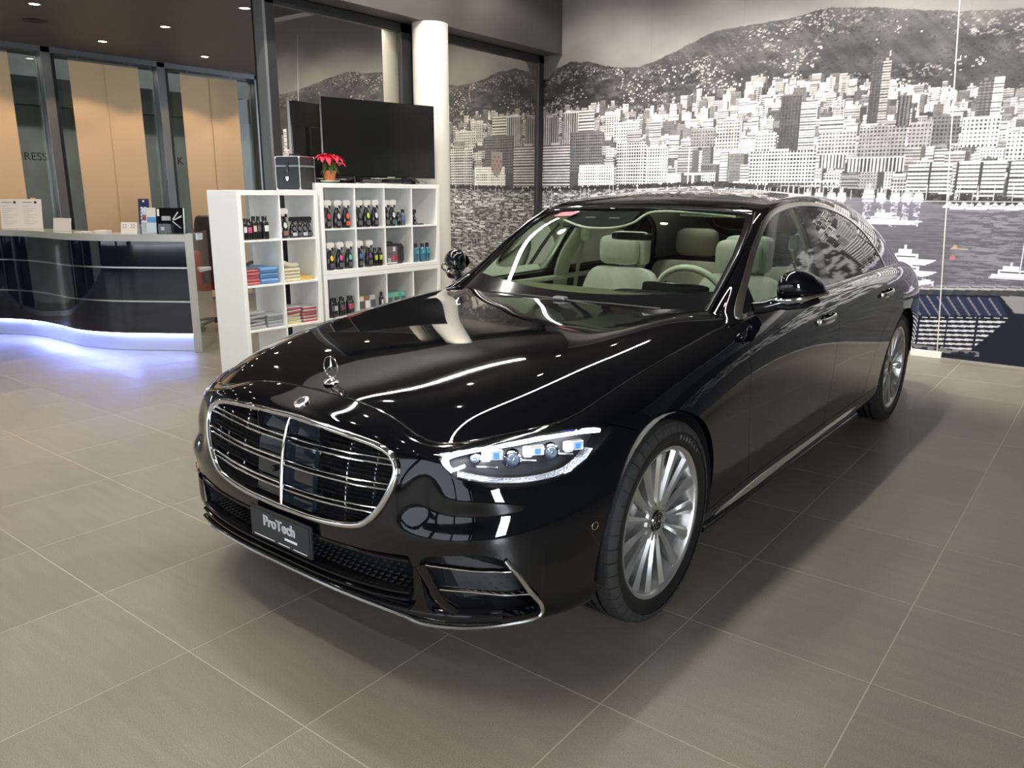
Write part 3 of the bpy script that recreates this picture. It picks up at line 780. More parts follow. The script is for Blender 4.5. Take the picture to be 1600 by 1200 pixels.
# lower body rings: columns run nose -> tail, rows run shoulder -> bottom
A8 = [(.70,0,.815),(.705,.2,.81),(.715,.40,.785),(.725,.57,.748),(.59,.69,.770),(.385,.785,.785),(.12,.803,.842),(-.33,.808,.900),(-.72,.812,.943),(-1.2,.848,.985),(-1.8,.856,.995),(-2.5,.85,1.008),(-3.1,.835,1.015),(-3.6,.80,1.01),(-4.1,.70,.985),(-4.32,.42,.97),(-4.36,0,.965)]
A7 = [(.765,0,.79),(.768,.2,.785),(.768,.41,.768),(.758,.60,.728),(.62,.74,.742),(.41,.835,.753),(.14,.862,.803),(-.33,.876,.868),(-.72,.882,.912),(-1.2,.893,.948),(-1.8,.902,.955),(-2.5,.902,.968),(-3.1,.90,.975),(-3.6,.872,.97),(-4.13,.75,.95),(-4.36,.45,.93),(-4.40,0,.925)]
A6 = [(.812,0,.755),(.812,.2,.75),(.80,.42,.732),(.772,.62,.692),(.625,.765,.692),(.38,.862,.692),(.12,.905,.745),(-.35,.925,.80),(-.72,.932,.845),(-1.2,.940,.868),(-1.8,.944,.875),(-2.5,.945,.885),(-3.1,.948,.895),(-3.6,.92,.892),(-4.16,.79,.875),(-4.40,.48,.86),(-4.44,0,.855)]
A5 = [(.848,0,.67),(.848,.2,.665),(.832,.42,.652),(.79,.63,.62),(.655,.79,.61),(.425,.89,.60),(.14,.945,.66),(-.35,.952,.705),(-.72,.950,.74),(-1.2,.952,.76),(-1.8,.955,.765),(-2.5,.957,.77),(-3.1,.967,.785),(-3.6,.945,.785),(-4.18,.815,.76),(-4.42,.5,.745),(-4.46,0,.74)]
A4 = [(.866,0,.56),(.866,.2,.558),(.85,.42,.55),(.798,.64,.53),(.668,.80,.52),(.445,.902,.51),(.15,.958,.56),(-.35,.952,.58),(-.72,.947,.59),(-1.2,.948,.60),(-1.8,.950,.60),(-2.5,.952,.60),(-3.1,.968,.64),(-3.6,.95,.64),(-4.2,.82,.62),(-4.46,.5,.61),(-4.5,0,.61)]
A3 = [(.876,0,.44),(.876,.2,.44),(.858,.43,.43),(.80,.65,.42),(.67,.81,.41),(.45,.905,.40),(.15,.95,.44),(-.35,.943,.44),(-.72,.938,.45),(-1.2,.938,.45),(-1.8,.940,.45),(-2.5,.942,.45),(-3.1,.955,.48),(-3.6,.945,.48),(-4.2,.82,.47),(-4.48,.5,.46),(-4.52,0,.46)]
A2 = [(.868,0,.33),(.868,.2,.33),(.85,.43,.325),(.79,.65,.32),(.66,.80,.31),(.45,.898,.305),(.15,.93,.32),(-.35,.93,.32),(-.72,.926,.325),(-1.2,.924,.325),(-1.8,.926,.325),(-2.5,.93,.325),(-3.1,.94,.33),(-3.6,.93,.34),(-4.18,.81,.33),(-4.46,.5,.32),(-4.5,0,.32)]
A1 = [(.858,0,.235),(.858,.2,.23),(.838,.42,.222),(.775,.61,.21),(.635,.765,.205),(.45,.87,.20),(.15,.90,.21),(-.35,.91,.21),(-.72,.912,.215),(-1.2,.912,.215),(-1.8,.914,.215),(-2.5,.915,.215),(-3.1,.92,.22),(-3.6,.91,.24),(-4.1,.78,.25),(-4.36,.48,.25),(-4.4,0,.25)]
A0 = [(.76,0,.20),(.76,.2,.195),(.74,.40,.19),(.68,.57,.18),(.56,.70,.175),(.40,.80,.17),(.15,.84,.17),(-.35,.85,.165),(-.72,.85,.165),(-1.2,.85,.165),(-1.8,.85,.165),(-2.5,.85,.165),(-3.1,.85,.17),(-3.6,.84,.19),(-4.0,.72,.22),(-4.2,.45,.22),(-4.25,0,.22)]
QA = np.array([A8, A7, A6, A5, A4, A3, A2, A1, A0]).transpose(1, 0, 2)
SA = bsurf(QA, 12, 8, ('m', 'm', 'e', 'e'), it=2)
def sculpt(V):
    y = np.abs(V[..., 1]); z = V[..., 2]; k = np.clip((V[..., 0] - .35) / .2, 0, 1)
    d = -.016 * np.exp(-((y - .585) / .060) ** 2 - ((z - .600) / .085) ** 2)
    d += .012 * np.exp(-((y - .66) / .13) ** 2 - ((z - .495) / .035) ** 2)
    d += -.008 * np.exp(-((y - .74) / .12) ** 2 - ((z - .565) / .030) ** 2)
    V = V.copy(); V[..., 0] += d * k; V[..., 1] += np.sign(V[..., 1]) * d * k * .35; return V
SA = sculpt(SA)
MA = grid_mesh(SA)

# top surface (hood / deck) between the two shoulder edges
edge = np.array(A8)[3:15]
def edge_at(x):
    xs = edge[::-1, 0]; return np.interp(x, xs, edge[::-1, 1]), np.interp(x, xs, edge[::-1, 2])
HX = [.700, .60, .40, .15, -.10, -.35, -.52, -.66]
HC = [.815, .846, .893, .930, .950, .962, .970, .975]      # centre height
HE = [.725, .605, .40, .15, -.10, -.35, -.60, -.82]
HS = [0, .004, .008, .012, .016, .022, .024, .020]         # raised shoulders towards the windscreen
QH = []
for i, (x, zc, xe) in enumerate(zip(HX, HC, HE)):
    row = []
    ye, ze = edge_at(xe)
    for k, t in enumerate((0, .22, .44, .64, .80, .92, 1.0)):
        if i == 0:
            p = [np.interp(t * .57, [0, .2, .4, .57], [.70, .705, .715, .725]), t * .57, np.interp(t * .57, [0, .2, .4, .57], [.815, .81, .785, .748])]
        else:
            bul = [0, 0, .03, .12, .30, .60, 1.0][k]
            sh = HS[i] * math.exp(-((t - .80) / .15) ** 2)
            p = [x + (xe - x) * t ** 2.5, ye * t, zc + (ze - zc) * bul + sh]
        row.append(p)
    QH.append(row)
SH = bsurf(QH, 12, 10, ('e', 'e', 'm', 'e'), it=2)
EA = SA[:, 0]                                              # true shoulder edge: let the hood meet it exactly
k3 = 3 * 12
_side = EA[k3:][::-1]; _front = EA[:k3 + 1]
for r in range(SH.shape[0]):
    e = SH[r, -1].copy()
    tgt = np.array([e[0], np.interp(e[0], _side[:, 0], _side[:, 1]), np.interp(e[0], _side[:, 0], _side[:, 2])])
    w = np.linspace(0, 1, SH.shape[1])[:, None] ** 6
    SH[r] += w * (tgt - e)
fr = SH[0].copy()
for c in range(SH.shape[1]):
    y = fr[c, 1]
    tgt = np.array([np.interp(y, _front[:, 1], _front[:, 0]), y, np.interp(y, _front[:, 1], _front[:, 2])])
    SH[:, c] += (np.maximum(0, 1 - np.arange(SH.shape[0]) / 14.0) ** 3)[:, None] * (tgt - fr[c])
MH = grid_mesh(SH)

# greenhouse: stations along the car, each from the centre line over the roof rail down to the belt
GC = [(-.70,.945),(-.97,1.112),(-1.20,1.262),(-1.43,1.392),(-1.80,1.462),(-2.2,1.488),(-2.6,1.476),(-3.0,1.425),(-3.4,1.31),(-3.75,1.15),(-4.05,1.0)]
GK = [(-.80,.725,.98),(-1.03,.70,1.125),(-1.26,.667,1.267),(-1.5,.632,1.378),(-1.82,.612,1.432),(-2.2,.605,1.449),(-2.6,.605,1.435),(-3.0,.61,1.385),(-3.4,.63,1.28),(-3.75,.655,1.135),(-4.03,.68,1.0)]
GB = [(-.70,.83,.94),(-.98,.848,.965),(-1.26,.852,.97),(-1.5,.854,.975),(-1.82,.856,.98),(-2.2,.855,.985),(-2.6,.852,.99),(-3.0,.845,.995),(-3.4,.825,.995),(-3.75,.78,.985),(-4.0,.73,.965)]
QG = []
for (xc, zc), (xk, yk, zk), (xb, yb, zb) in zip(GC, GK, GB):
    row = []
    for t in (0, .30, .58, .80, .94):
        row.append((xc + (xk - xc) * t ** 2.2, yk * t, zc + (zk - zc) * t ** 2.3))
    row.append((xk, yk + .008, zk - .006))
    for t in (.14, .40, .70, 1.0):
        b = .018 * math.sin(PI * min(t * 1.0, 1)) * min(1, (zk - zb) / .3)
        row.append((xk + (xb - xk) * t, yk + .012 + (yb - yk - .012) * t + b, zk + (zb - zk) * t))
    QG.append(row)
SG = bsurf(QG, 14, 10, ('e', 'e', 'm', 'e'), it=2)
MG = grid_mesh(SG)
# ------------------------------------------------------------------ the car
car = empty('car', (-0.4355, 1.1602, 0), -PI / 2 - 0.00901)
tag(car, 'black long luxury saloon with chrome grille parked on the tiles', 'car')
def side(fn):
    for s in (1, -1): fn(s)
def sidepanel(name, mesh, m, **kw):
    a = panel(name, mesh, m, car, **kw)
    b = panel(name, mirm(mesh), m, car, **kw)
    return a, b
def front_pts():
    V = MA[0]; V = V[V[:, 0] > .15]; W = V.copy(); W[:, 1] *= -1
    return np.concatenate([V, W])
_FP = front_pts()
def fx(y, z):
    """x of the front skin at (y,z)"""
    d = (_FP[:, 1] - y) ** 2 + (_FP[:, 2] - z) ** 2 + 1e-8
    k = np.argsort(d)[:6]; w = 1 / d[k]
    return float((w * _FP[k, 0]).sum() / w.sum())
yz = (1, 2); xz = (0, 2); xy = (0, 1)
rest = MA
# wheel arches
for ax in (0.0, -3.216):
    def garch(V, ax=ax): return np.where(V[:, 1] > .5, .388 - np.hypot(V[:, 0] - ax, V[:, 2] - .362), -1)
    _, rest = cut(rest, garch)
# grille opening
GR = smoothline([(0, .752), (.2, .745), (.38, .732), (.455, .715), (.487, .68), (.482, .63), (.455, .57), (.41, .515), (.35, .483), (.2, .462), (0, .455)], 4)
GRpoly = GR + [(-y, z) for y, z in GR[::-1]][1:-1]
front = lambda V: V[:, 0] > .5
_, rest = cut(rest, gpoly(GRpoly, yz, .006, front))
# head lamp
HLQ = [(.753,.588,.738),(.727,.612,.742),(.67,.660,.754),(.583,.713,.764),(.489,.757,.770),(.397,.803,.772),(.33,.843,.768),(.258,.876,.748),(.267,.88,.738),(.327,.879,.702),(.40,.869,.670),(.466,.857,.646),(.554,.827,.634),(.645,.78,.636),(.707,.725,.650),(.756,.655,.672),(.762,.61,.704)]
def hl2(P): P = np.atleast_2d(P); return np.stack([(P[:, 1] - P[:, 0]) * .7071, P[:, 2]], 1)
HLpoly = hl2(np.array(HLQ))
def ghl(off): return lambda V: np.where((V[:, 0] > .15) & (V[:, 1] > .4), sdpoly(hl2(V), HLpoly) + off, -1)
lamp, rest = cut(rest, ghl(0.0))
lampglass, lamprim = cut(lamp, ghl(-.006))
sidepanel('headlamp_lens', lampglass, GLAMP, flange=0)
sidepanel('headlamp_seal', lamprim, BLKGLOSS, flange=.02)
# corner intakes and centre intake
SI = smoothline([(.585,.425),(.66,.448),(.74,.455),(.795,.432),(.82,.38),(.838,.325),(.842,.27),(.81,.238),(.72,.232),(.635,.24),(.598,.262),(.585,.33)], 3, True)
_, rest = cut(rest, gpoly(SI, yz, 0, lambda V: V[:, 0] > .45))
CI = [(-.01,.408),(.2,.405),(.38,.412),(.545,.43),(.56,.40),(.555,.30),(.35,.275),(-.01,.27)]
CIp = CI[1:-1] + [(-y, z) for y, z in CI[1:-1]][::-1]
_, rest = cut(rest, gpoly(CIp, yz, 0, front))
# front bumper
BP = [(.258,.757),(.62,.757),(.62,.95),(1.5,1),(1.5,0),(.02,0),(.02,.68),(.114,.704)]
bump, rest = cut(rest, gpoly(BP, xz, -.0015))
_, rest = cut(rest, gpoly(BP, xz, .0015))
bumper = panel('front_bumper', bump, PAINT, car, both=True, flange=.02)
# fender / doors / quarter
def gline(pts, off=0.0):
    z = [p[1] for p in pts]; x = [p[0] for p in pts]
    return lambda V: V[:, 0] - np.interp(V[:, 2], z, x) + off
GA_ = [(-.83,.1),(-.802,.288),(-.755,.40),(-.715,.52),(-.68,.64),(-.668,.74),(-.678,.825),(-.757,.912),(-.80,.94),(-.82,1.0)]
GB_ = [(-1.80,.1),(-1.80,.51),(-1.797,.763),(-1.809,.89),(-1.839,.953),(-1.86,1.02)]
GC_ = [(-2.50,.1),(-2.525,.333),(-2.591,.518),(-2.69,.66),(-2.80,.745),(-2.90,.80),(-2.955,.862),(-3.01,.935),(-3.14,1.0),(-3.2,1.03)]
SILLZ = [(1,.27),(-.4,.27),(-.8,.285),(-2.4,.30),(-3,.30)]
def gsill(V): return V[:, 2] - np.interp(V[:, 0], [p[0] for p in SILLZ][::-1], [p[1] for p in SILLZ][::-1])
up_, low = cut(rest, lambda V: np.where((V[:, 0] < -.2) & (V[:, 0] > -3.0), gsill(V) - .0015, 1))
low, _ = cut(low, lambda V: -(gsill(V) + .0015))
sidepanel('side_sill', low, PAINT)
fend, up_ = cut(up_, gline(GA_, -.0018)); _, up_ = cut(up_, gline(GA_, .0018))
fend_l = sidepanel('front_wing', fend, PAINT)
fd, up_ = cut(up_, gline(GB_, -.0018)); _, up_ = cut(up_, gline(GB_, .0018))
sidepanel('front_door', fd, PAINT)
rd, up_ = cut(up_, gline(GC_, -.0018)); _, up_ = cut(up_, gline(GC_, .0018))
sidepanel('rear_door', rd, PAINT)
tl, up_ = cut(up_, gpoly([(-3.98,.80),(-3.98,.90),(-5,.93),(-5,.78)], xz))
sidepanel('tail_lamp', tl, mat('tail_lamp_red', (.35, .005, .005), .1, coat=1))
rb, up_ = cut(up_, gpoly([(-3.6,.0),(-3.6,.62),(-3.95,.74),(-5,.74),(-5,0)], xz, -.0015))
_, up_ = cut(up_, gpoly([(-3.6,.0),(-3.6,.62),(-3.95,.74),(-5,.74),(-5,0)], xz, .0015))
panel('rear_bumper', rb, PAINT, car, both=True)
panel('rear_quarter', up_, PAINT, car, both=True)
# hood
panel('bonnet', MH, PAINT, car, both=True, flange=.02)
_g = [tuple(p) for p in EA[:8 * 12 + 1:3]]
_g = [(x, -y, z) for x, y, z in _g[::-1]][:-1] + _g
MB().tube([(x, y, z - .0005) for x, y, z in _g], .0028, 6).build('bonnet_gap_seal', BLKGLOSS, car, smooth=True)
MB().tube([(x + .0035, y * 1.004, z + .0005) for x, y, z in _g], .0013, 6).build('bonnet_edge_highlight', CHROME, car, smooth=True)  # chrome line added to imitate the bright highlight beside the gap
# boot lid
rows = []
for x in np.linspace(-3.50, -4.355, 24):
    ye = np.interp(x, EA[::-1, 0], EA[::-1, 1]); ze = np.interp(x, EA[::-1, 0], EA[::-1, 2])
    rows.append([(x, ye * t, ze + .02 * (1 - t * t) * min(1, (x + 4.36) / .3)) for t in np.linspace(0, 1, 16)])
panel('boot_lid', grid_mesh(np.array(rows)), PAINT, car, both=True)
# greenhouse
WS = [(-.60,-.01),(-.62,.50),(-.74,.70),(-.82,.700),(-.95,.688),(-1.13,.672),(-1.30,.640),(-1.44,.600),(-1.462,.55),(-1.445,.3),(-1.425,-.01)]
WSp = WS[1:-1] + [(-.60, .0)]
WSp = [(x, y) for x, y in WS[1:-1]] + [(x, -y) for x, y in WS[1:-1]][::-1]
gh = MG
ws, gh = cut(gh, gpoly(WSp, xy, 0, lambda V: V[:, 0] > -1.6))
wsg, wsb = cut(ws, gpoly(WSp, xy, -.028, lambda V: V[:, 0] > -1.6))
# black frit band at the foot of the screen, and the camera window at its head
frit, wsg = cut(wsg, lambda V: np.where(V[:, 0] > -1.0, V[:, 0] + .795 + .12 * (np.abs(V[:, 1]) / .7) ** 2, -1))
panel('windscreen', wsg, GWIND, car, both=True, flange=0)
panel('windscreen_frit', joinm(frit, wsb), BLKGLOSS, car, both=True, flange=.006)
RGp = [(-1.50,.50),(-1.62,.515),(-2.3,.52),(-2.95,.50),(-3.05,.46)]
RGp = RGp + [(x, -y) for x, y in RGp[::-1]]
rg, gh = cut(gh, gpoly(RGp, xy, 0, lambda V: V[:, 2] > 1.2))
panel('panoramic_roof_glass', rg, glassmat('roof_glass', (.50, .52, .52)), car, both=True, flange=.004)
RWp = [(-3.14,.46),(-3.2,.50),(-3.62,.56),(-3.70,.50),(-3.74,0)]
RWp = RWp[:-1] + [(-3.74, 0)] + [(x, -y) for x, y in RWp[:-1]][::-1]
rw, gh = cut(gh, gpoly(RWp, xy, 0, lambda V: (V[:, 0] < -3.05)))
panel('rear_screen', rw, GREAR, car, both=True, flange=0)
DLO = smoothline([(-.80,.962),(-.992,1.072),(-1.253,1.243),(-1.469,1.350),(-1.70,1.396),(-2.013,1.414),(-2.35,1.397),(-2.675,1.339),(-2.905,1.248),(-3.027,1.14),(-3.105,1.03)], 5) + \
      smoothline([(-3.13,1.0),(-2.8,.997),(-1.85,.985),(-1.0,.962),(-.85,.952)], 3)
sidec = lambda V: (V[:, 1] > .55)
dlo, gh = cut(gh, gpoly(DLO, xz, 0.004, sidec))
glass, trim = cut(dlo, gpoly(DLO, xz, -.016, sidec))
for s_, mm in ((1, trim), (-1, mirm(trim))):
    panel('window_trim', mm, SATIN, car, flange=.006, push=.004)
BPp = [(-1.775,.90),(-1.885,.90),(-2.075,1.45),(-1.93,1.45)]
QPp = [(-2.70,.90),(-2.66,.90),(-2.765,1.45),(-2.80,1.45)]
MTp = [(-.7,.9),(-.93,.9),(-1.05,1.13),(-.7,1.13)]
bp, glass = cut(glass, gpoly(BPp, xz)); qp, glass = cut(glass, gpoly(QPp, xz)); mt, glass = cut(glass, gpoly(MTp, xz))
sidepanel('door_pillar_cover', bp, BLKGLOSS); sidepanel('window_divider', qp, BLKGLOSS, flange=.004); sidepanel('mirror_triangle', mt, BLKGLOSS, flange=.004)
gf, gr_ = cut(glass, lambda V: V[:, 0] + 1.85)
gr1, gr2 = cut(gr_, lambda V: V[:, 0] + 2.72)
sidepanel('front_door_glass', gf, GSIDE, flange=0); sidepanel('rear_door_glass', gr1, GREAR, flange=0); sidepanel('quarter_glass', gr2, GREAR, flange=0)
panel('roof_and_pillars', gh, PAINT, car, both=True, flange=.02)
# chrome edge on the door tops behind the window line
for s in (1, -1):
    pts = [(x, s * (np.interp(x, EA[::-1, 0], EA[::-1, 1]) + .012), np.interp(x, EA[::-1, 0], EA[::-1, 2]) - .008) for x in np.linspace(-.83, -3.42, 40)]
    MB().tube(pts, 0, 6, flat=(.011, .006)).build('belt_moulding', SATIN, car, smooth=True)
    MB().tube([(-.77, s * .705, .975), (-.95, s * .692, 1.085), (-1.13, s * .677, 1.197), (-1.30, s * .647, 1.298), (-1.44, s * .607, 1.372)], .007, 6).build('windscreen_seal', CHROME if False else BLKGLOSS, car, smooth=True)
def gtop(x, y):
    d = (MG[0][:, 0] - x) ** 2 + (MG[0][:, 1] - abs(y)) ** 2 + 1e-8 + 10 * (MG[0][:, 2] < 1.15)
    k = np.argsort(d)[:4]; w = 1 / d[k]; return float((w * MG[0][k, 2]).sum() / w.sum())
MB().tube([(x, y, gtop(x, y) + .003) for x, y in [(-1.432 - .035 * abs(t) ** 2.2, .585 * t) for t in np.linspace(-1, 1, 25)]], .0045, 6).build('windscreen_header_trim', CHROME, car, smooth=True)
# inner skins seen through the glass
inner, _ = cut(gh, lambda V: .5 - (V[:, 0] > -.8) * 1.0)
panel('headliner_and_pillar_trim', inner, HEADL, car, both=True, flange=0, push=-.028)
MB().box((-2.33, -.52, 1.425), (-2.25, .52, 1.44)).build('roof_crossbar', BLKGLOSS, car)
for nm, mm in (('front_door_lining', fd), ('rear_door_lining', rd)):
    up2, _ = cut(mm, lambda V: V[:, 2] - .35)
    a, b = sidepanel(nm, up2, DASH if False else CARPET, flange=0, push=-.07)
for s in (1, -1):
    MB().box((-2.9, s * .76, .93), (-.95, s * .845, .952), .01).build('door_capping', LEATHER, car)

# ---- inside of the nose: lamp housing, grille, intakes
def inn(p, d):
    """point moved inwards (towards the car's inside, mostly back and in)"""
    n = np.array([p[0] - 0.2, p[1] * .8, .25]); n /= np.linalg.norm(n); return tuple(np.array(p) - n * d)
hood_in = lamp
for s in (1, -1):
    mm = lamp if s == 1 else mirm(lamp)
    V, F = weld(mm)
    V2 = np.array([inn((p[0], p[1] * s, p[2]), .085) for p in V]); V2[:, 1] *= s
    hs = mobj('headlamp_housing', V2, F, BLKMATT, car, True)
    lp = boundary_loops(mm)[0]
    ring = MB(); n = len(lp)
    Vw = []; 
    for p in lp:
        q = inn((p[0], p[1] * s, p[2]), .09); Vw += [tuple(p), (q[0], q[1] * s, q[2])]
    ring.add(Vw, [(2 * i, 2 * i + 1, (2 * i + 3) % (2 * n), (2 * i + 2) % (2 * n)) for i in range(n)])
    ring.build('headlamp_wall', BLKGLOSS, hs)
    S3 = lambda p, d: (lambda q: (q[0], q[1] * s, q[2]))(inn(p, d))
    dr = [(.30,.862,.752),(.372,.832,.757),(.441,.803,.757),(.519,.767,.755),(.591,.728,.750),(.653,.685,.745),(.71,.643,.736),(.742,.618,.724),(.755,.628,.706),(.757,.645,.692)]
    MB().tube([S3(p, .013) for p in smoothline(dr, 4)], 0, 6, flat=(.011, .009)).build('daytime_light', DRL, hs, smooth=True)
    MB().tube([S3(p, .03) for p in [(.757,.645,.690),(.745,.665,.699),(.73,.68,.707)]], .0045, 6).build('daytime_light', DRL, hs, smooth=True)
    low_ = [(.748,.665,.676),(.721,.701,.668),(.654,.764,.654),(.568,.814,.648),(.464,.853,.654),(.398,.868,.678),(.355,.871,.705)]
    st = MB(); base = smoothline(low_, 6)
    Vs = []
    for k, p in enumerate(base):
        w_ = .030 * (1 - .55 * k / len(base))
        Vs += [S3((p[0], p[1], p[2]), .012), S3((p[0], p[1], p[2] + w_ * .6), .055)]
    st.add(Vs, [(2 * i, 2 * i + 1, 2 * i + 3, 2 * i + 2) for i in range(len(base) - 1)])
    lr = mat('lamp_reflector', (.34, .35, .37), .42, .9)
    if 'vor' not in lr:
        lr['vor'] = 1
        t, N, L, b = nt(lr); tc = N.new('ShaderNodeTexCoord'); vo = N.new('ShaderNodeTexVoronoi'); vo.inputs['Scale'].default_value = 140
        L.new(tc.outputs['Object'], vo.inputs['Vector']); bp_ = N.new('ShaderNodeBump'); bp_.inputs['Strength'].default_value = .8; bp_.inputs['Distance'].default_value = .004
        L.new(vo.outputs['Distance'], bp_.inputs['Height']); L.new(bp_.outputs[0], b.inputs['Normal'])
    st.build('light_strip', lr, hs)
    MB().tube([S3((p[0], p[1], p[2] - .003), .010) for p in base], .003, 6).build('light_strip_rim', DRL if False else CHROME, hs, smooth=True)
    for p in ((.66,.719,.727), (.543,.791,.727), (.405,.85,.722)):
        c0 = np.array(S3(p, .045)); an = math.atan2(c0[1] * s, c0[0] - .2) * s
        R_ = Matrix.Translation(Vector(c0)) @ Matrix.Rotation(an * .75 * 1.0, 4, 'Z')
        b_ = MB().box((-.012, -.012, -.014), (.012, .012, .014), .003).xf(R_ @ Matrix.Translation((0, -.010 * s, 0))); b_.build('led_block', DRL, hs)
        b_ = MB().box((-.012, -.020, -.015), (.010, .020, .015), .003).xf(R_ @ Matrix.Translation((-.002, .020 * s, .002))); b_.build('led_carrier', ALLOY, hs)
        b_ = MB().box((.009, -.009, -.009), (.013, .009, .009), .001).xf(R_ @ Matrix.Translation((-.001, .020 * s, .002))); b_.build('blue_accent', BLUEP, hs)
    for p, r in (((.694,.692,.722), .019), ((.598,.768,.712), .027), ((.470,.828,.716), .026)):
        c0 = np.array(S3(p, .062)); an = math.atan2(c0[1] * s, c0[0] - .2) * s * .6
        R_ = Matrix.Translation(Vector(c0)) @ Matrix.Rotation(an, 4, 'Z')
        MB().lathe([(r, -.02), (r, .004), (r * .86, .008), (r * .84, .0)], 24, axis='x', cap=False).xf(R_).build('projector_ring', CHROME, hs, smooth=True)
        MB().lathe([(r * .84, 0), (r * .7, .008), (r * .4, .014), (.0001, .016)], 24, axis='x', cap=False).xf(R_).build('projector_lens', mat('lens_glass', (.10, .13, .17), .03, spec=.9, coat=1), hs, smooth=True)
    for k in range(3):
        pA = S3((.70 - .13 * k, .70 + .055 * k, .700), .05); pB = S3((.64 - .13 * k, .735 + .055 * k, .690), .05)
        MB().tube([pA, pB], 0, 6, flat=(.004, .008)).build('lamp_bezel', ALLOYD, hs)

# grille
fm = lambda y, z, off: (fx(y, z) + off, y, z)
outl = [fm(y * 1.0, z, .004) for y, z in GRpoly]
MB().tube(outl, 0, 10, closed=True, flat=(.011, .011), up=(1, 0, 0)).build('grille_frame', CHROME, car, smooth=True)
gb = MB()
gb.add([(.745, y, z) for y, z in GRpoly], [tuple(range(len(GRpoly)))])
n = len(GRpoly)
gb.add([fm(y, z, -.004) for y, z in GRpoly] + [(.745, y, z) for y, z in GRpoly], [(i, (i + 1) % n, (i + 1) % n + n, i + n) for i in range(n)])
grl = gb.build('grille_recess', BLKMATT, car)
def hw(z):
    """grille half width at height z"""
    a = np.array(GR); best = 0
    for (y0, z0), (y1, z1) in zip(a[:-1], a[1:]):
        if min(z0, z1) - 1e-9 <= z <= max(z0, z1) + 1e-9 and abs(z1 - z0) > 1e-9:
            best = max(best, y0 + (y1 - y0) * (z - z0) / (z1 - z0))
    return best
def bar(z0, lift, th, dp, off, m, name, y0=None, inset=.012):
    w = hw(z0 + lift) - inset
    ys = np.linspace(-w if y0 is None else y0[0], w if y0 is None else y0[1], 25)
    pts = [(fx(y, z0) + off, y, z0 + lift * (abs(y) / .48) ** 2) for y in ys]
    return MB().tube(pts, 0, 6, flat=(th, dp)).build(name, m, grl, smooth=True)
for zb, li in ((.678, .016), (.603, .020), (.522, .030)):
    bar(zb + .0085, li, .0045, .012, -.010, CHROME, 'grille_bar')
    bar(zb - .0085, li, .0045, .012, -.012, CHROME, 'grille_bar')
LOUV = mat('louvre_black', (.20, .20, .21), .2, .9)
for z0, li in ((.727,.0),(.713,.004),(.699,.010),(.652,.017),(.638,.018),(.625,.019),(.577,.022),(.562,.024),(.548,.026),(.500,.022),(.491,.018),(.482,.012),(.473,.008)):
    for s in (1, -1):
        w = hw(min(.75, z0 + li)) - .02
        bar(z0, li, .0016, .016, -.028, LOUV, 'louvre', (s * .165, s * w))
for y in (.27, .385, .455):
    for s in (1, -1):
        zs = np.linspace(.47 + (.05 if y > .4 else 0), .728, 12)
        MB().tube([(fx(s * y, z) - .033, s * y, z) for z in zs], .0022, 6).build('grille_rib', LOUV, grl)
MB().tube([(fx(0, z) - .001, 0.0, z) for z in np.linspace(.458, .750, 16)], 0, 8, flat=(.010, .0065), up=(1, 0, 0)).build('grille_centre_bar', CHROME, grl, smooth=True)
PLG = mat('sensor_glass', (.012, .018, .024), .04, coat=1)
for s in (1, -1):
    for za, zb in ((.745, .695), (.675, .618), (.592, .538), (.505, .474)):
        rowsp = [[(fx(s * y, z) - .018, s * y, z) for y in (.012, .06, .11, .158)] for z in (za, (za + zb) / 2, zb)]
        panel('sensor_cover', grid_mesh(np.array(rowsp)), PLG, grl, flange=.02)
    MB().box((.80, s * .160, .47), (.835, s * .165, .74)).build('sensor_frame', BLKGLOSS, grl)
cl = (fx(-.06, .56) - .012, -.065, .565)
MB().lathe([(.011, -.02), (.011, .004), (.007, .006), (.0001, .003)], 16, cl, 'x').build('front_camera', BLKGLOSS, grl, smooth=True)
# badge on the nose and the standing star
def star_mesh(R, th, w, ring=True):
    b = MB()
    if ring: b.tube([(0, R * math.cos(a), R * math.sin(a)) for a in np.linspace(0, 2 * PI, 33)[:-1]], w, 8, closed=True, up=(1, 0, 0))
    for k in range(3):
        a = PI / 2 + 2 * PI * k / 3; d = Vector((0, math.cos(a), math.sin(a))); p = Vector((0, -math.sin(a), math.cos(a)))
        r0 = R * .20; x = Vector((th, 0, 0))
        b.add([tuple(d * R * .97), tuple(p * r0 - d * r0 * .3), tuple(-p * r0 - d * r0 * .3), tuple(x), tuple(-x)], [(0, 1, 3), (0, 3, 2), (0, 4, 1), (0, 2, 4)])
    return b
nb = Vector((.80, 0, .60)).normalized()
bx_, bz_ = fx(0, .786), .786
tilt = Matrix.Rotation(-math.radians(62), 4, 'Y')
T_ = Matrix.Translation((bx_ + .002, 0, bz_ + .002)) @ tilt
MB().lathe([(.026, -.004), (.026, .003), (.020, .0042), (.0001, .0042)], 32, axis='x').xf(T_).build('bonnet_badge', SATIN, car, smooth=True)
MB().lathe([(.0165, 0), (.0165, .0052), (.0001, .0052)], 24, axis='x').xf(T_).build('badge_centre', mat('badge_blue_black', (.02, .03, .06), .1, coat=1), car, smooth=True)
star_mesh(.0165, .0025, .0012).xf(T_ @ Matrix.Translation((.0055, 0, 0))).build('badge_star', CHROME, car, smooth=True)
hs0 = Vector((.648, 0, .834))
MB().lathe([(.0001, .012), (.008, .012), (.012, .009), (.024, .006), (.030, .001), (.030, -.004)][::-1], 24, tuple(hs0), cap=True).build('star_base', CHROME, car, smooth=True)
MB().lathe([(.0045, 0), (.0035, .004), (.0045, .008)], 12, (hs0.x, 0, hs0.z + .008)).build('star_stem', CHROME, car, smooth=True)
star_mesh(.036, .0035, .0026).xf(Matrix.Translation((hs0.x, 0, hs0.z + .050))).build('standing_star', CHROME, car, smooth=True)

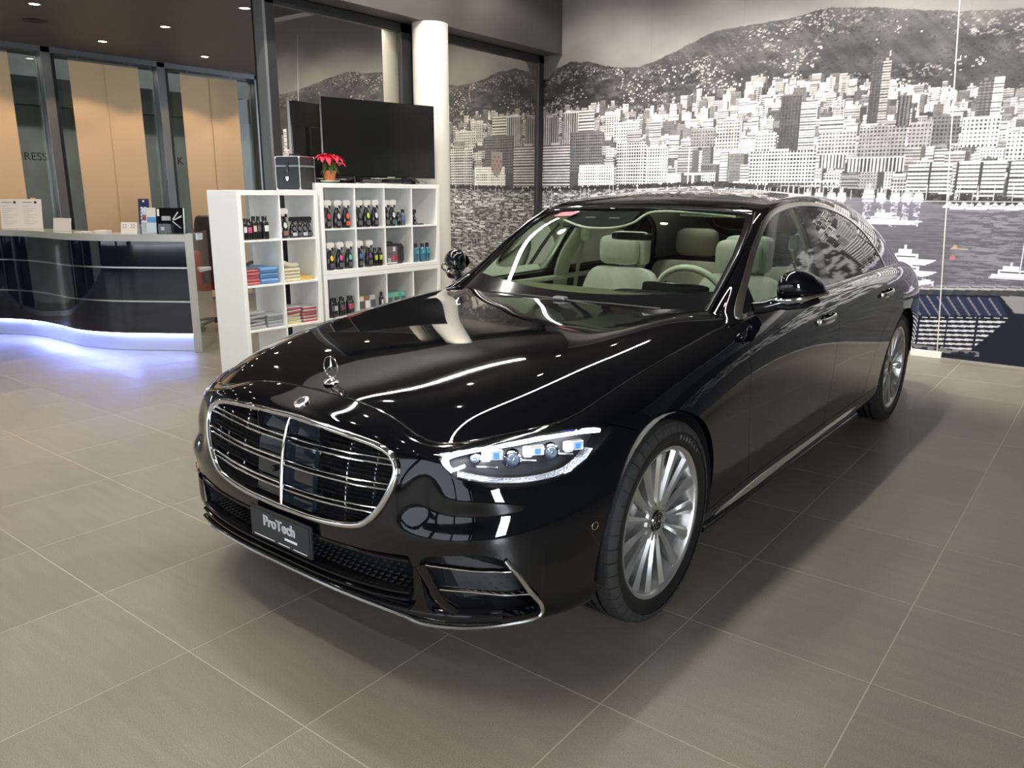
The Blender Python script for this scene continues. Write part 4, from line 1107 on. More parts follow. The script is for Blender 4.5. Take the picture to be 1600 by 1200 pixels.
# lower front: intake backs, mesh, fins, splitter
bk = MB()
bk.add([(.74, y, z) for y, z in CIp], [tuple(range(len(CIp)))]); n = len(CIp)
bk.add([fm(y, z, -.002) for y, z in CIp] + [(.74, y, z) for y, z in CIp], [(i, (i + 1) % n, (i + 1) % n + n, i + n) for i in range(n)])
ci = bk.build('centre_intake', BLKMATT, car)
ms = MB(); k = 0
for r in range(6):
    for c in range(44):
        y = -.54 + c * .0252 + (r % 2) * .0126; z = .302 + r * .0165
        if abs(y) > .53: continue
        x = fx(y, .36) - .045
        ms.add([(x + .006, y - .010, z), (x + .010, y, z + .0022), (x + .006, y + .010, z), (x, y, z - .0045), (x - .01, y, z + .001)], [(0, 1, 3), (1, 2, 3), (0, 4, 1), (1, 4, 2)])
mo = ms.build('intake_mesh', mat('mesh_gloss', (.5, .5, .52), .2, .9), ci); mo['kind'] = 'stuff'
for z0, off, m_ in ((.398, -.012, BLKGLOSS), (.296, -.004, BLKGLOSS), (.278, .004, PAINT)):
    ys = np.linspace(-.545, .545, 31)
    MB().tube([(fx(y, z0) + off, y, z0 + .012 * (abs(y) / .5) ** 3) for y in ys], 0, 8, flat=(.008, .018)).build('intake_rail', m_, ci, smooth=True)
for s in (1, -1):
    b = MB(); n = len(SI)
    inner_ = []
    for y, z in SI:
        inner_.append((fx(y, z) - .12 - .05 * (y > .7), s * (y - .03), z))
    b.add(inner_, [tuple(range(n))])
    b.add([(fx(y, z) - .002, s * y, z) for y, z in SI] + inner_, [(i, (i + 1) % n, (i + 1) % n + n, i + n) for i in range(n)])
    so = b.build('corner_intake', BLKMATT, car)
    ms = MB()
    for r in range(11):
        for c in range(10):
            y = .605 + c * .024 + (r % 2) * .012; z = .258 + r * .0185
            if y > .825 or sdpoly(np.array([[y, z]]), SI)[0] < .012: continue
            x = fx(y, z) - .050
            ms.add([(x + .006, s * (y - .011), z), (x + .010, s * y, z + .003), (x + .006, s * (y + .011), z), (x, s * y, z - .006)], [(0, 1, 3), (1, 2, 3)])
    mo = ms.build('intake_mesh', mat('mesh_gloss'), so); mo['kind'] = 'stuff'
    for ptsf in ([(.60,.413),(.664,.413),(.742,.408),(.800,.402)], [(.635,.340),(.708,.340),(.776,.327),(.828,.316)]):
        ps = smoothline(ptsf, 6)
        MB().tube([(fx(y, z) - .006, s * y, z) for y, z in ps], 0, 8, flat=(.005, .012)).build('intake_fin', CHROME, so, smooth=True)
    # vertical guide blade between centre and corner intake
    ps = smoothline([(.578,.405),(.600,.36),(.628,.30),(.665,.262)], 5)
    MB().tube([(fx(y, z) - .008, s * y, z) for y, z in ps], 0, 8, flat=(.028, .016), up=(0, 1, 0)).build('guide_blade', PAINT, so, smooth=True)
    MB().tube([(fx(y, .262) + .004, s * y, .262 - .035 * (y - .66) / .1 * .2) for y in np.linspace(.655, .75, 8)], .006, 6).build('blade_foot', PAINT, so, smooth=True)
ch = smoothline([(.795,.437),(.815,.395),(.836,.32),(.847,.262),(.835,.224),(.775,.212),(.70,.207),(.62,.207),(.565,.212),(.52,.225),(.42,.232),(.25,.233),(.10,.232),(0,.231)], 5)
def chx(y, z): return fx(y, max(z, .235)) + .010
_cx = np.array([chx(y, z) for y, z in ch]); _cp = np.pad(_cx, 4, mode='edge'); _cx = np.array([_cp[i:i + 9].mean() for i in range(len(_cx))])
chl = [(float(x), y, z) for x, (y, z) in zip(_cx, ch)]
full = chl + [(x, -y, z) for x, y, z in chl[::-1]][1:]
MB().tube(full, 0, 8, flat=(.0085, .007), up=(1, 0, 0)).build('lower_chrome_strip', mat('soft_chrome', (.88, .88, .86), .16, 1.0), car, smooth=True)
lipl = [(chx(y, .24) - .022, y, .236) for y in np.linspace(-.76, .76, 41)]
MB().tube(lipl, 0, 10, flat=(.022, .016), up=(0, 0, 1)).build('front_splitter', BLKGLOSS, car, smooth=True)
MB().tube([(chx(y, .25) + .004, y, .262 + .004 * abs(y)) for y in np.linspace(-.55, .55, 31)], 0, 8, flat=(.006, .016)).build('splitter_ledge', BLKGLOSS, car, smooth=True)
# parking sensors
for (x, y, z, rz) in ((.716, .765, .482, .75), (.716, -.765, .482, -.75), (.413, .916, .482, 1.35), (.413, -.916, .482, -1.35)):
    M_ = Matrix.Translation((x, y, z)) @ Matrix.Rotation(rz, 4, 'Z')
    MB().tube([(.002, .0125 * math.cos(a), .0125 * math.sin(a)) for a in np.linspace(0, 2 * PI, 21)[:-1]], .0016, 6, closed=True, up=(1, 0, 0)).xf(M_).build('sensor_ring', SATIN, car, smooth=True)
    MB().lathe([(.011, -.003), (.011, .003), (.0001, .0035)], 20, axis='x').xf(M_).build('parking_sensor', BLKGLOSS, car, smooth=True)
# number plate
PLATE = mat('plate_black', (.022, .026, .033), .35)
WHT = mat('white_print', (.80, .82, .84), .5)
pl = MB().box((.884, -.158, .318), (.897, .170, .432), .004).build('number_plate_holder', BLKMATT, car)
MB().box((.897, -.150, .328), (.8985, .162, .424)).build('number_plate', PLATE, pl)
FX = Matrix(((0, 0, 1, 0), (1, 0, 0, 0), (0, 1, 0, 0), (0, 0, 0, 1)))
def ptext(body, size, y, z, sx=1.0, m=WHT, bold=0):
    o = text_mesh('lettering', body, size, m, pl, .0004, Matrix.Translation((.8990, y, z)) @ FX, 'CENTER', sx); return o
t_ = ptext('ProTech', .052, .006, .390, .95)
for dy in (-.0024, -.0012, .0012, .0024): ptext('ProTech', .052, .006 + dy, .390 + abs(dy), .95)
MB().box((.8985, .035, .352), (.8992, .100, .360)).build('plate_underline', WHT, pl)
MB().box((.8985, -.150, .3285), (.8990, .162, .3345)).build('plate_strip', mat('strip_grey', (.02, .02, .02), .5), pl)
MB().box((.8992, -.135, .3305), (.8995, -.02, .3335)).build('plate_print_bar', WHT, pl)
MB().box((.8992, 0, .3305), (.8995, .06, .3335)).build('plate_print_bar', WHT, pl)
MB().box((.8992, .08, .3305), (.8995, .15, .3335)).build('plate_print_bar', WHT, pl)

# sill chrome, handles, mirrors, wipers
for s in (1, -1):
    pts = [(x, s * (.922 + .004 * math.sin((x + .5) * 1.5)), z) for x, z in zip(np.linspace(-.47, -2.46, 24), np.interp(np.linspace(-.47, -2.46, 24), [-2.46, -1.9, -.9, -.47], [.262, .262, .240, .222]))]
    sv_ = []; 
    for x, y, z in pts:
        e_ = max(.04, min(1, (-.44 - x) / .45, (x + 2.50) / .25)); sv_ += [(x, y - s * .022 * e_, z + .024 * e_), (x, y + s * .002, z + .010 * e_), (x, y + s * .010 * e_, z - .016 * e_), (x, y - s * .010, z - .022 * e_)]
    MB().add(sv_, [(4 * i + k, 4 * i + k + 1, 4 * i + k + 5, 4 * i + k + 4) for i in range(len(pts) - 1) for k in range(3)]).build('sill_trim', mat('brushed_chrome', (.86, .86, .84), .26, 1.0), car, smooth=True, angle=30)
    rp = [(x, s * .885, .182) for x in np.linspace(-.40, -2.52, 12)]
    MB().tube(rp, 0, 8, flat=(.020, .03)).build('rocker', BLKGLOSS, car, smooth=True)
    for hx, hy, hz, ln in ((-1.60, .951, .872, .23), (-2.72, .956, .893, .22)):
        b = MB()
        P_ = [(hx - ln / 2, hy - .012, hz + .006), (hx - ln / 2 + .02, hy + .010, hz + .004), (hx, hy + .018, hz), (hx + ln / 2 - .02, hy + .010, hz - .004), (hx + ln / 2, hy - .012, hz - .006)]
        b.tube([(x, s * y, z) for x, y, z in smoothline(P_, 5)], 0, 8, flat=(.016, .007)).build('door_handle', CHROME, car, smooth=True)
        MB().lathe([(.0001, .0), (.05, .002), (.056, .006)], 20, (hx, hy - .012, hz), 'y', cap=False).xf(Matrix.Diagonal((1, s, .5, 1)) @ Matrix.Translation((0, 0, hz))).build('handle_recess', BLKGLOSS, car, smooth=True)
    # mirror: housing, chrome strip, glass, foot
    rings = []
    secs = [(.905, .060, .058, -1.035, 1.062), (.93, .078, .068, -1.04, 1.075), (.97, .088, .070, -1.055, 1.083), (1.01, .086, .062, -1.075, 1.080), (1.045, .070, .047, -1.095, 1.071), (1.068, .042, .027, -1.11, 1.060), (1.078, .012, .008, -1.115, 1.055)]
    mb = MB(); nn = 20; Vv = []; Ff = []
    for (yy, ax_, az_, cx_, cz_) in secs:
        for k in range(nn):
            a = 2 * PI * k / nn; ca, sa = math.cos(a), math.sin(a)
            xx = cx_ + ax_ * (abs(ca) ** .8) * (1 if ca > 0 else -.55) ; zz = cz_ + az_ * (abs(sa) ** .9) * (1 if sa > 0 else -.75)
            Vv.append((xx, s * yy, zz))
    for i in range(len(secs) - 1):
        for k in range(nn): Ff.append((i * nn + k, i * nn + (k + 1) % nn, (i + 1) * nn + (k + 1) % nn, (i + 1) * nn + k))
    Ff.append(tuple(range(nn))); Ff.append(tuple((len(secs) - 1) * nn + k for k in range(nn)))
    mir = mb.add(Vv, Ff).build('door_mirror', PAINT, car, smooth=True, angle=50)
    sub = mir.modifiers.new('s', 'SUBSURF'); sub.levels = 1; sub.render_levels = 2
    MB().tube(smoothline([(-.955, s * .905, 1.028), (-.948, s * .94, 1.029), (-.960, s * .985, 1.034), (-.995, s * 1.035, 1.043), (-1.05, s * 1.073, 1.053), (-1.105, s * 1.085, 1.058)], 4), 0, 8, flat=(.007, .006)).build('mirror_chrome_strip', CHROME, mir, smooth=True)
    MB().tube([(-.985, s * .905, 1.0), (-.985, s * .96, .998), (-1.03, s * 1.02, 1.008), (-1.08, s * 1.055, 1.025)], .014, 8).build('mirror_underside', BLKGLOSS, mir, smooth=True)
    MB().lathe([(.075, 0), (.0001, -.002)], 24, (0, 0, 0), 'x', cap=False).xf(Matrix.Translation((-1.098, s * .985, 1.075)) @ Matrix.Diagonal((1, .95, .62, 1))).build('mirror_glass', mat('mirror_silver', (.8, .8, .8), .01, 1.0), mir)
    MB().tube([(-.93, s * .832, .985), (-.96, s * .87, .992), (-1.0, s * .915, 1.01)], [.028, .026, .03], 10).build('mirror_foot', BLKGLOSS, mir, smooth=True)
for (a, b, c) in (((-.665, .33, .962), (-.70, .0, .978), (-.735, -.46, .975)), ((-.675, -.30, .965), (-.705, .15, .978), (-.74, .50, .975))):
    MB().tube(smoothline([a, b, c], 6), 0, 6, flat=(.005, .006)).build('wiper', BLKMATT, car, smooth=True)
MB().box((-.72, -.03, .975), (-.675, .035, .992), .006).build('wiper_joint', mat('grey_plastic', (.14, .14, .15), .3), car)
MB().prism([(-.60, -.70), (-.60, .70), (-.95, .72), (-.95, -.72)], .925, .935).build('cowl', BLKMATT, car)

# underbody and wheel housings
UB = [(.72,-.62),(.72,.62),(.40,.80),(-.4,.62),(-.4,.82),(-2.8,.82),(-2.8,.62),(-3.65,.62),(-3.65,.8),(-4.3,.5),(-4.3,-.5),(-3.65,-.8),(-3.65,-.62),(-2.8,-.62),(-2.8,-.82),(-.4,-.82),(-.4,-.62),(.40,-.80)]
MB().prism([(.72,-.6),(.72,.6),(.42,.72),(.40,.60),(-.42,.60),(-.42,.80),(-2.79,.80),(-2.79,.60),(-3.64,.60),(-3.64,.75),(-4.25,.5),(-4.25,-.5),(-3.64,-.75),(-3.64,-.60),(-2.79,-.60),(-2.79,-.80),(-.42,-.80),(-.42,-.60),(.40,-.60),(.42,-.72)], .17, .22).build('underbody', BLKMATT, car)
for ax in (0.0, -3.216):
    for s in (1, -1):
        V = []; F = []
        angs = np.linspace(-.25, PI + .25, 25)
        for y, r in ((.935, .382), (.62, .385), (.60, .1)):
            for a in angs: V.append((ax + r * math.cos(a), s * y, .362 + r * math.sin(a)))
        m_ = len(angs)
        for q in range(2):
            for k in range(m_ - 1): F.append((q * m_ + k, q * m_ + k + 1, (q + 1) * m_ + k + 1, (q + 1) * m_ + k))
        mobj('wheel_housing', V, F, BLKMATT, car)
# ------------------------------------------------------------------ wheels
def make_wheel():
    """wheel in its own frame: axis y, outer face at +y=0"""
    R = .356
    prof = [(.262,-.235),(.30,-.245),(.335,-.243),(.350,-.232),(R-.001,-.215),(R,-.19)]
    gro = []
    for c in (-.175, -.140, -.105, -.070):
        gro += [(R, c - .0045), (R - .007, c - .004), (R - .007, c + .004), (R, c + .0045)]
    prof += gro + [(R, -.05),(R - .001, -.030),(.350,-.016),(.340,-.005),(.325,.001),(.300,.002),(.283,-.001),(.272,-.008),(.266,-.014),(.262,-.02)]
    w = MB().lathe(prof, 96, axis='y', cap=False).build('wheel', [RUBBER, SIDEW], None, smooth=True, angle=35)
    for p_ in w.data.polygons:
        rr_ = math.hypot(p_.center.x, p_.center.z)
        if (rr_ < .3265 and p_.center.y > -.03) or (rr_ < R - .003 and -.2 < p_.center.y < -.06): p_.material_index = 1
    # shoulder tread blocks: shallow sipes cut as proud blocks
    tb = MB()
    for k in range(46):
        a0 = 2 * PI * k / 46; a1 = a0 + 2 * PI / 46 * .90
        for (y0, y1, r0, r1) in ((-.096, -.076, R + .003, R + .003), (-.060, -.030, R + .003, R + .0015), (-.030, -.013, R + .0015, R - .003), (-.013, -.0015, R - .003, R - .013), (-.0015, .0035, R - .013, R - .026), (-.223, -.182, R - .006, R + .002)):
            V = []
            for a in (a0, a1):
                for y, r in ((y0, r0), (y1, r1)):
                    V += [(r * math.sin(a), y, r * math.cos(a)), ((r - .01) * math.sin(a), y, (r - .01) * math.cos(a))]
            tb.add(V, [(0, 2, 6, 4), (0, 4, 5, 1), (2, 3, 7, 6), (0, 1, 3, 2), (4, 6, 7, 5)])
    o = tb.build('tread_blocks', noisy(mat('tread_rubber', (.026, .025, .024), .75, spec=.25), 60, .8, 1.2), w); o['kind'] = 'stuff'
    # rim barrel and lip
    MB().lathe([(.262,-.225),(.258,-.21),(.243,-.18),(.240,-.06),(.246,-.035),(.252,-.022),(.256,-.012),(.264,-.006),(.2695,-.006),(.2705,-.010),(.268,-.016)], 72, axis='y', cap=False).build('rim', ALLOY, w, smooth=True, angle=45)
    MB().lathe([(.0001,-.15),(.09,-.15),(.10,-.15),(.19,-.148),(.19,-.17),(.05,-.17)], 48, axis='y', cap=False).build('brake_disc', DISC, w, smooth=True, angle=30)
    cb = MB(); pts = [(.165 * math.sin(a), -.135, .165 * math.cos(a)) for a in np.linspace(-2.2, -1.1, 9)]
    cb.tube(pts, 0, 8, flat=(.035, .03), up=(0, 1, 0)).build('brake_caliper', mat('caliper_grey', (.35, .35, .35), .35, .6), w, smooth=True)
    # spokes
    sb = MB()
    prs = [(.045, .0165, -.030, .030), (.075, .0095, -.026, .032), (.12, .0105, -.024, .030), (.18, .0165, -.020, .026), (.225, .0235, -.015, .022), (.250, .0285, -.012, .018)]
    V = []
    for r, hwid, yt, dp in prs:
        tw = .05 * (r / .25) ** 2
        V += [(-hwid + tw * .0, yt - .010, r), (-hwid * .18, yt, r), (hwid * .55, yt - .004, r), (hwid, yt - .016, r), (hwid * .5, yt - dp - .012, r), (-hwid * .6, yt - dp - .012, r)]
    F = []
    for i in range(len(prs) - 1):
        for k in range(6): F.append((i * 6 + k, i * 6 + (k + 1) % 6, (i + 1) * 6 + (k + 1) % 6, (i + 1) * 6 + k))
    F.append((0, 1, 2, 3, 4, 5)); F.append(tuple(range(len(prs) * 6 - 6, len(prs) * 6)))
    sb.add(V, F)
    sp = sb.build('spoke', ALLOY, w, smooth=True, angle=22)
    for k in range(1, 15):
        c = sp.copy(); C.objects.link(c); c.parent = w; c.rotation_euler = (0, 2 * PI * k / 15, 0)
    hub = MB().lathe([(.078,-.075),(.076,-.038),(.068,-.031),(.052,-.030),(.038,-.033),(.036,-.040)], 48, axis='y', cap=False).build('wheel_hub', ALLOY, w, smooth=True, angle=35)
    MB().lathe([(.040,-.05),(.0385,-.030),(.035,-.026),(.032,-.027),(.0001,-.026)], 32, axis='y', cap=False).build('hub_cap', BLKGLOSS, w, smooth=True, angle=35)
    MB().tube([(.0335 * math.cos(a), -.0255, .0335 * math.sin(a)) for a in np.linspace(0, 2 * PI, 33)[:-1]], .0016, 6, closed=True, up=(0, 1, 0)).build('hub_cap_ring', CHROME, w, smooth=True)
    star_mesh(.021, .002, .0012).xf(Matrix.Translation((0, -.0245, 0)) @ Matrix.Rotation(PI / 2, 4, 'Z')).build('hub_star', CHROME, w, smooth=True)
    for k in range(5):
        a = 2 * PI * k / 5 + .3
        MB().lathe([(.012,-.035),(.012,-.0285),(.0105,-.0285),(.010,-.045),(.0001,-.045)], 16, axis='y', cap=False).xf(Matrix.Translation((.056 * math.sin(a), 0, .056 * math.cos(a)))).build('wheel_bolt', ALLOYD, w, smooth=True, angle=35)
    # raised sidewall lettering
    M_ = Matrix(((1, 0, 0, 0), (0, 0, -1, 0), (0, 1, 0, 0), (0, 0, 0, 1)))
    for i, chx_ in enumerate('PIRELLI'):
        a = -math.radians(16 + i * 5.0)
        T = Matrix.Rotation(a, 4, 'Y') @ Matrix.Translation((0, .0026, .300)) @ Matrix(((-1, 0, 0, 0), (0, 0, 1, 0), (0, 1, 0, 0), (0, 0, 0, 1)))
        T = Matrix.Rotation(a, 4, 'Y') @ Matrix.Translation((0, .0026, .300)) @ Matrix(((-1, 0, 0, 0), (0, 0, 1, 0), (0, 1, 0, 0), (0, 0, 0, 1)))
        text_mesh('sidewall_letter', chx_, .022, mat('rubber_letter', (.16, .16, .155), .5), w, .0006, T)
    return w
wheel = make_wheel()
wheel.parent = car; wheel.location = (0, .942, .356)
for (x, y, rz) in ((-3.216, .942, 0), (0, -.942, PI), (-3.216, -.942, PI)):
    c = dup(wheel, car); c.location = (x, y, .356); c.rotation_euler = (0, 0.4 * (x < -1), rz)
# ------------------------------------------------------------------ car interior
def sbox(name, a, b, m, bev=.03, lv=2, par=None, shape=None, loc=None, ry=0):
    """soft box: subdivided and rounded cushion"""
    cx, cy, cz = [(p + q) / 2 for p, q in zip(a, b)]; hx, hy, hz = [abs(q - p) / 2 for p, q in zip(a, b)]
    bm = bmesh.new(); bmesh.ops.create_cube(bm, size=2)
    bmesh.ops.subdivide_edges(bm, edges=bm.edges, cuts=5, use_grid_fill=True)
    for v in bm.verts:
        p = v.co; q = [0, 0, 0]
        r = bev
        for k, h in enumerate((hx, hy, hz)):
            q[k] = p[k] * h
        core = [max(-(h - r), min(h - r, x)) for x, h in zip(q, (hx, hy, hz))]
        d = Vector([x - c for x, c in zip(q, core)])
        # spherical rounding of the border zone
        if d.length > 1e-9:
            m_ = max(abs(t) for t in d); d = d.normalized() * m_ if m_ > 0 else d
        v.co = Vector(core) + d
        if shape: v.co = shape(v.co, hx, hy, hz)
    if ry: bmesh.ops.rotate(bm, verts=bm.verts, matrix=Matrix.Rotation(ry, 3, 'Y'))
    bmesh.ops.translate(bm, verts=bm.verts, vec=(cx, cy, cz))
    me = bpy.data.meshes.new(name); bm.to_mesh(me); bm.free()
    me.materials.append(m); me.polygons.foreach_set('use_smooth', [True] * len(me.polygons))
    o = bpy.data.objects.new(name, me); link(o, par)
    s_ = o.modifiers.new('s', 'SUBSURF'); s_.levels = 1; s_.render_levels = 1
    return o
def pillow(c, hx, hy, hz):
    f = 1 - .35 * (c.y / hy) ** 2 * .6 - .35 * (c.z / hz) ** 2 * .5
    return Vector((c.x * f, c.y, c.z))
def seat(x, y, rear=False):
    cush = sbox('seat_cushion', (x - .05, y - .27, .42), (x + .50, y + .27, .58), LEATHER, .06, par=car)
    if not rear:
        def bk_(c, hx, hy, hz):
            w = 1 - .22 * max(0, (c.z / hz)) ** 2
            return Vector((c.x * (1 - .25 * (c.y / hy) ** 2) - .03 * (abs(c.y) < hy * .6) * 0, c.y * w, c.z))
        back = sbox('seat_backrest', (x - .17, y - .275, .50), (x - .01, y + .275, 1.03), LEATHER, .06, par=car, shape=bk_, ry=-.22)
        hb = sbox('headrest_shell', (x - .255, y - .125, 1.03), (x - .15, y + .135, 1.235), LEATHER, .03, par=car)
        sbox('headrest_pillow', (x - .165, y - .15, 1.035), (x - .065, y + .12, 1.215), LEATHER, .05, par=car, shape=pillow)
        for d in (-.05, .06): MB().tube([(x - .19, y + d, .99), (x - .20, y + d, 1.06)], .007, 8).build('headrest_post', CHROME, car, smooth=True)
        for d in (-.14, -.07, 0, .07, .14):
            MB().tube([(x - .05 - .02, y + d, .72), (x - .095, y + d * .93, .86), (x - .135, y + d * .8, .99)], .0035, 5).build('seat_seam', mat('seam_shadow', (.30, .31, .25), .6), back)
        s = 1 if y > 0 else -1
        MB().tube([(x - .16, y + s * -.29, .95), (x - .02, y - s * .29, .945), (x + .0, y - s * .27, .86), (x + .0, y - s * .27, .80)], .006, 6).build('seat_belt_guide', CHROME, back, smooth=True)
    else:
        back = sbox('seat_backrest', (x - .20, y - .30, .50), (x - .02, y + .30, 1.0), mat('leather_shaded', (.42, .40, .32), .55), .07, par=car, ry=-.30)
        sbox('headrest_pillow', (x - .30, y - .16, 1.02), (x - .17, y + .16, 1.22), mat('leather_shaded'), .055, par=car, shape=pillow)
seat(-1.78, -.385); seat(-1.78, .375)
seat(-2.78, -.42, True); seat(-2.78, .42, True)
sbox('rear_armrest', (-3.1, -.11, .5), (-2.75, .11, .98), DASH, .05, par=car)
# dashboard, cluster, screen, steering wheel
dv = []
for y in np.linspace(-.72, .72, 13):
    k = (y / .72) ** 2
    dv.append([(-.80 - .06 * k, y, .955), (-.90 - .06 * k, y, .994), (-1.00 - .05 * k, y, 1.003), (-1.12, y, .975), (-1.16, y, .90), (-1.14, y, .80), (-1.08, y, .55)])
panel('dashboard', grid_mesh(bsurf(dv, 3, 4, ('e', 'e', 'e', 'e'))), DASH, car, flange=0)
MB().box((-1.20, -.60, .915), (-1.165, .05, .925), .003).build('dash_trim', SATIN, car)
cm_ = sbox('instrument_screen', (-1.10, .22, .965), (-1.065, .56, 1.050), BLKGLOSS, .01, par=car, ry=-.2)
sbox('head_up_hood', (-1.06, .12, .992), (-.96, .58, 1.012), BLKMATT, .010, par=car)
sbox('centre_screen', (-1.25, -.14, .66), (-1.19, .14, .93), BLKGLOSS, .012, par=car, ry=.5)
sbox('centre_console', (-2.2, -.13, .40), (-1.2, .13, .66), BLKGLOSS, .04, par=car)
sw = MB(); T = Matrix.Translation((-1.30, .375, .945)) @ Matrix.Rotation(math.radians(-68 + 90), 4, 'Y')
sw.tube([(0, .185 * math.cos(a), .178 * math.sin(a)) for a in np.linspace(0, 2 * PI, 41)[:-1]], .0165, 10, closed=True, up=(1, 0, 0)).xf(T).build('steering_wheel', LEATHER, car, smooth=True)
sbox('airbag_cover', (-1.27, .31, .90), (-1.23, .44, .99), BLKMATT, .02, par=car)
for yy in (-.16, .16): MB().tube([(-1.25, .375, .94), (-1.29, .375 + yy, .94)], 0, 6, flat=(.012, .02)).build('wheel_spoke', SATIN, car)
# mirror module, sun visor, seat belts
sm = MB().prism([(-1.16, -.10), (-1.16, .02), (-1.42, .12), (-1.45, .45), (-1.47, .45), (-1.47, -.48), (-1.44, -.48), (-1.36, -.33)], 0, .012)
camb = [( -1.30, -.30, 1.318), (-1.24, -.08, 1.285), (-1.26, .05, 1.292), (-1.44, .12, 1.378)]
MB().tube(smoothline([(-1.33, -.42, 1.315), (-1.27, -.25, 1.285), (-1.26, -.08, 1.285), (-1.30, .02, 1.310), (-1.40, .08, 1.365), (-1.43, .30, 1.368), (-1.44, .52, 1.350)], 6), 0, 8, flat=(.006, .012)).build('visor_rim', LEATHER, car, smooth=True)
rowm = [[(-1.43 + .0 * y, y, 1.370), (-1.35, y, 1.328), (-1.285, y, 1.288)] for y in np.linspace(-.40, .0, 6)]
panel('mirror_module', grid_mesh(np.array(rowm)), BLKMATT, car, flange=.01)
for yy in (-.27, -.12): sbox('reading_lamp', (-1.385, yy - .035, 1.322), (-1.355, yy + .035, 1.336), mat('visor_grey', (.22, .22, .18), .5), .006, par=car)
sbox('interior_mirror', (-1.36, -.12, 1.222), (-1.33, .12, 1.262), BLKGLOSS, .012, par=car)
sbox('sun_visor', (-1.60, .20, 1.345), (-1.46, .56, 1.362), LEATHER, .008, par=car)
sbox('sun_visor', (-1.60, -.56, 1.345), (-1.46, -.20, 1.362), LEATHER, .008, par=car)
for s in (1, -1):
    MB().tube(smoothline([(-1.90, s * .66, 1.20), (-1.88, s * .69, 1.0), (-1.86, s * .70, .8), (-1.85, s * .70, .5)], 4), 0, 6, flat=(.024, .002), up=(1, 0, 0)).build('seat_belt', mat('belt_cream', (.45, .45, .36), .7), car)
    sbox('belt_anchor', (-1.93, s * .63, 1.17), (-1.88, s * .68, 1.25), LEATHER, .012, par=car)
    MB().tube(smoothline([(-1.83, s * .80, .55), (-1.86, s * .80, .98), (-1.92, s * .72, 1.20), (-1.99, s * .61, 1.38)], 5), 0, 8, flat=(.075, .02), up=(1, 0, 0)).build('pillar_trim', LEATHER, car, smooth=True)
MB().box((-3.6, -.82, .30), (-.85, .82, .34)).build('floor_pan', CARPET, car)
MB().box((-3.62, -.78, .30), (-3.10, .78, .98)).build('parcel_shelf', CARPET, car)
MB().box((-.86, -.74, .30), (-.80, .74, .93)).build('bulkhead', BLKMATT, car)
# inspection sticker behind the screen
stk = MB().prism([(-1.395, -.46), (-1.43, -.46), (-1.43, -.35), (-1.395, -.37)], 1.350, 1.3505)
sq = [(-1.335, -.50, 1.335), (-1.335, -.38, 1.340), (-1.375, -.35, 1.362), (-1.375, -.46, 1.358)]
mobj('windscreen_sticker', sq, [(0, 1, 2, 3)], mat('sticker_red', (.45, .06, .10), .4), car)

# ------------------------------------------------------------------ white shelf units
WSH = mat('white_shelf_board', (.84, .85, .82), .4)
SHP = Vector((-3.727, 2.353, 0)); SHA = 1.585
SU = Vector((math.cos(SHA), math.sin(SHA), 0)); SV = Vector((-SU.y, SU.x, 0))
def shelf_unit(name, x0, z0, cols, rows, label, group=None):
    r_ = empty(name, SHP + SU * x0 + Vector((0, 0, z0)), SHA)
    c = .3375; W = .076 + cols * c + (cols - 1) * .015; H = .076 + rows * c + (rows - 1) * .015; D = .39
    MB().box((0, 0, 0), (.038, D, H), .0015).build('side_board', WSH, r_); MB().box((W - .038, 0, 0), (W, D, H), .0015).build('side_board', WSH, r_)
    MB().box((.038, 0, 0), (W - .038, D, .038), .0015).build('bottom_board', WSH, r_); MB().box((.038, 0, H - .038), (W - .038, D, H), .0015).build('top_board', WSH, r_)
    for k in range(1, cols):
        x = .038 + k * c + (k - 1) * .015; MB().box((x, .002, .038), (x + .015, D - .002, H - .038)).build('partition', WSH, r_)
    for j in range(1, rows):
        z = .038 + j * c + (j - 1) * .015
        for k in range(cols):
            x = .038 + k * (c + .015); MB().box((x, .002, z), (x + c, D - .002, z + .015)).build('shelf_board', WSH, r_)
    tag(r_, label, 'shelf', group); return r_
shelf_unit('shelf_unit', 0, 0, 2, 4, 'tall narrow white open shelf unit with towels and the black case on top')
shelf_unit('shelf_unit', .79, .768, 4, 2, 'upper wide white shelf unit of spray bottles under the television', 'wide white shelf units stacked')
shelf_unit('shelf_unit', .79, 0, 4, 2, 'lower wide white shelf unit half hidden behind the car bonnet', 'wide white shelf units stacked')
def sp(x, y, z): return SHP + SU * x + SV * y + Vector((0, 0, z))
LZ = {0: 1.0970, 1: .7445, 2: .392, 3: .038}
UZ = {0: .768 + .038 + .3375 + .015, 1: .768 + .038, 2: .038 + .3375 + .015, 3: .038}
def lx(c): return .038 + c * .3525
def ux(c): return .79 + .038 + c * .3525
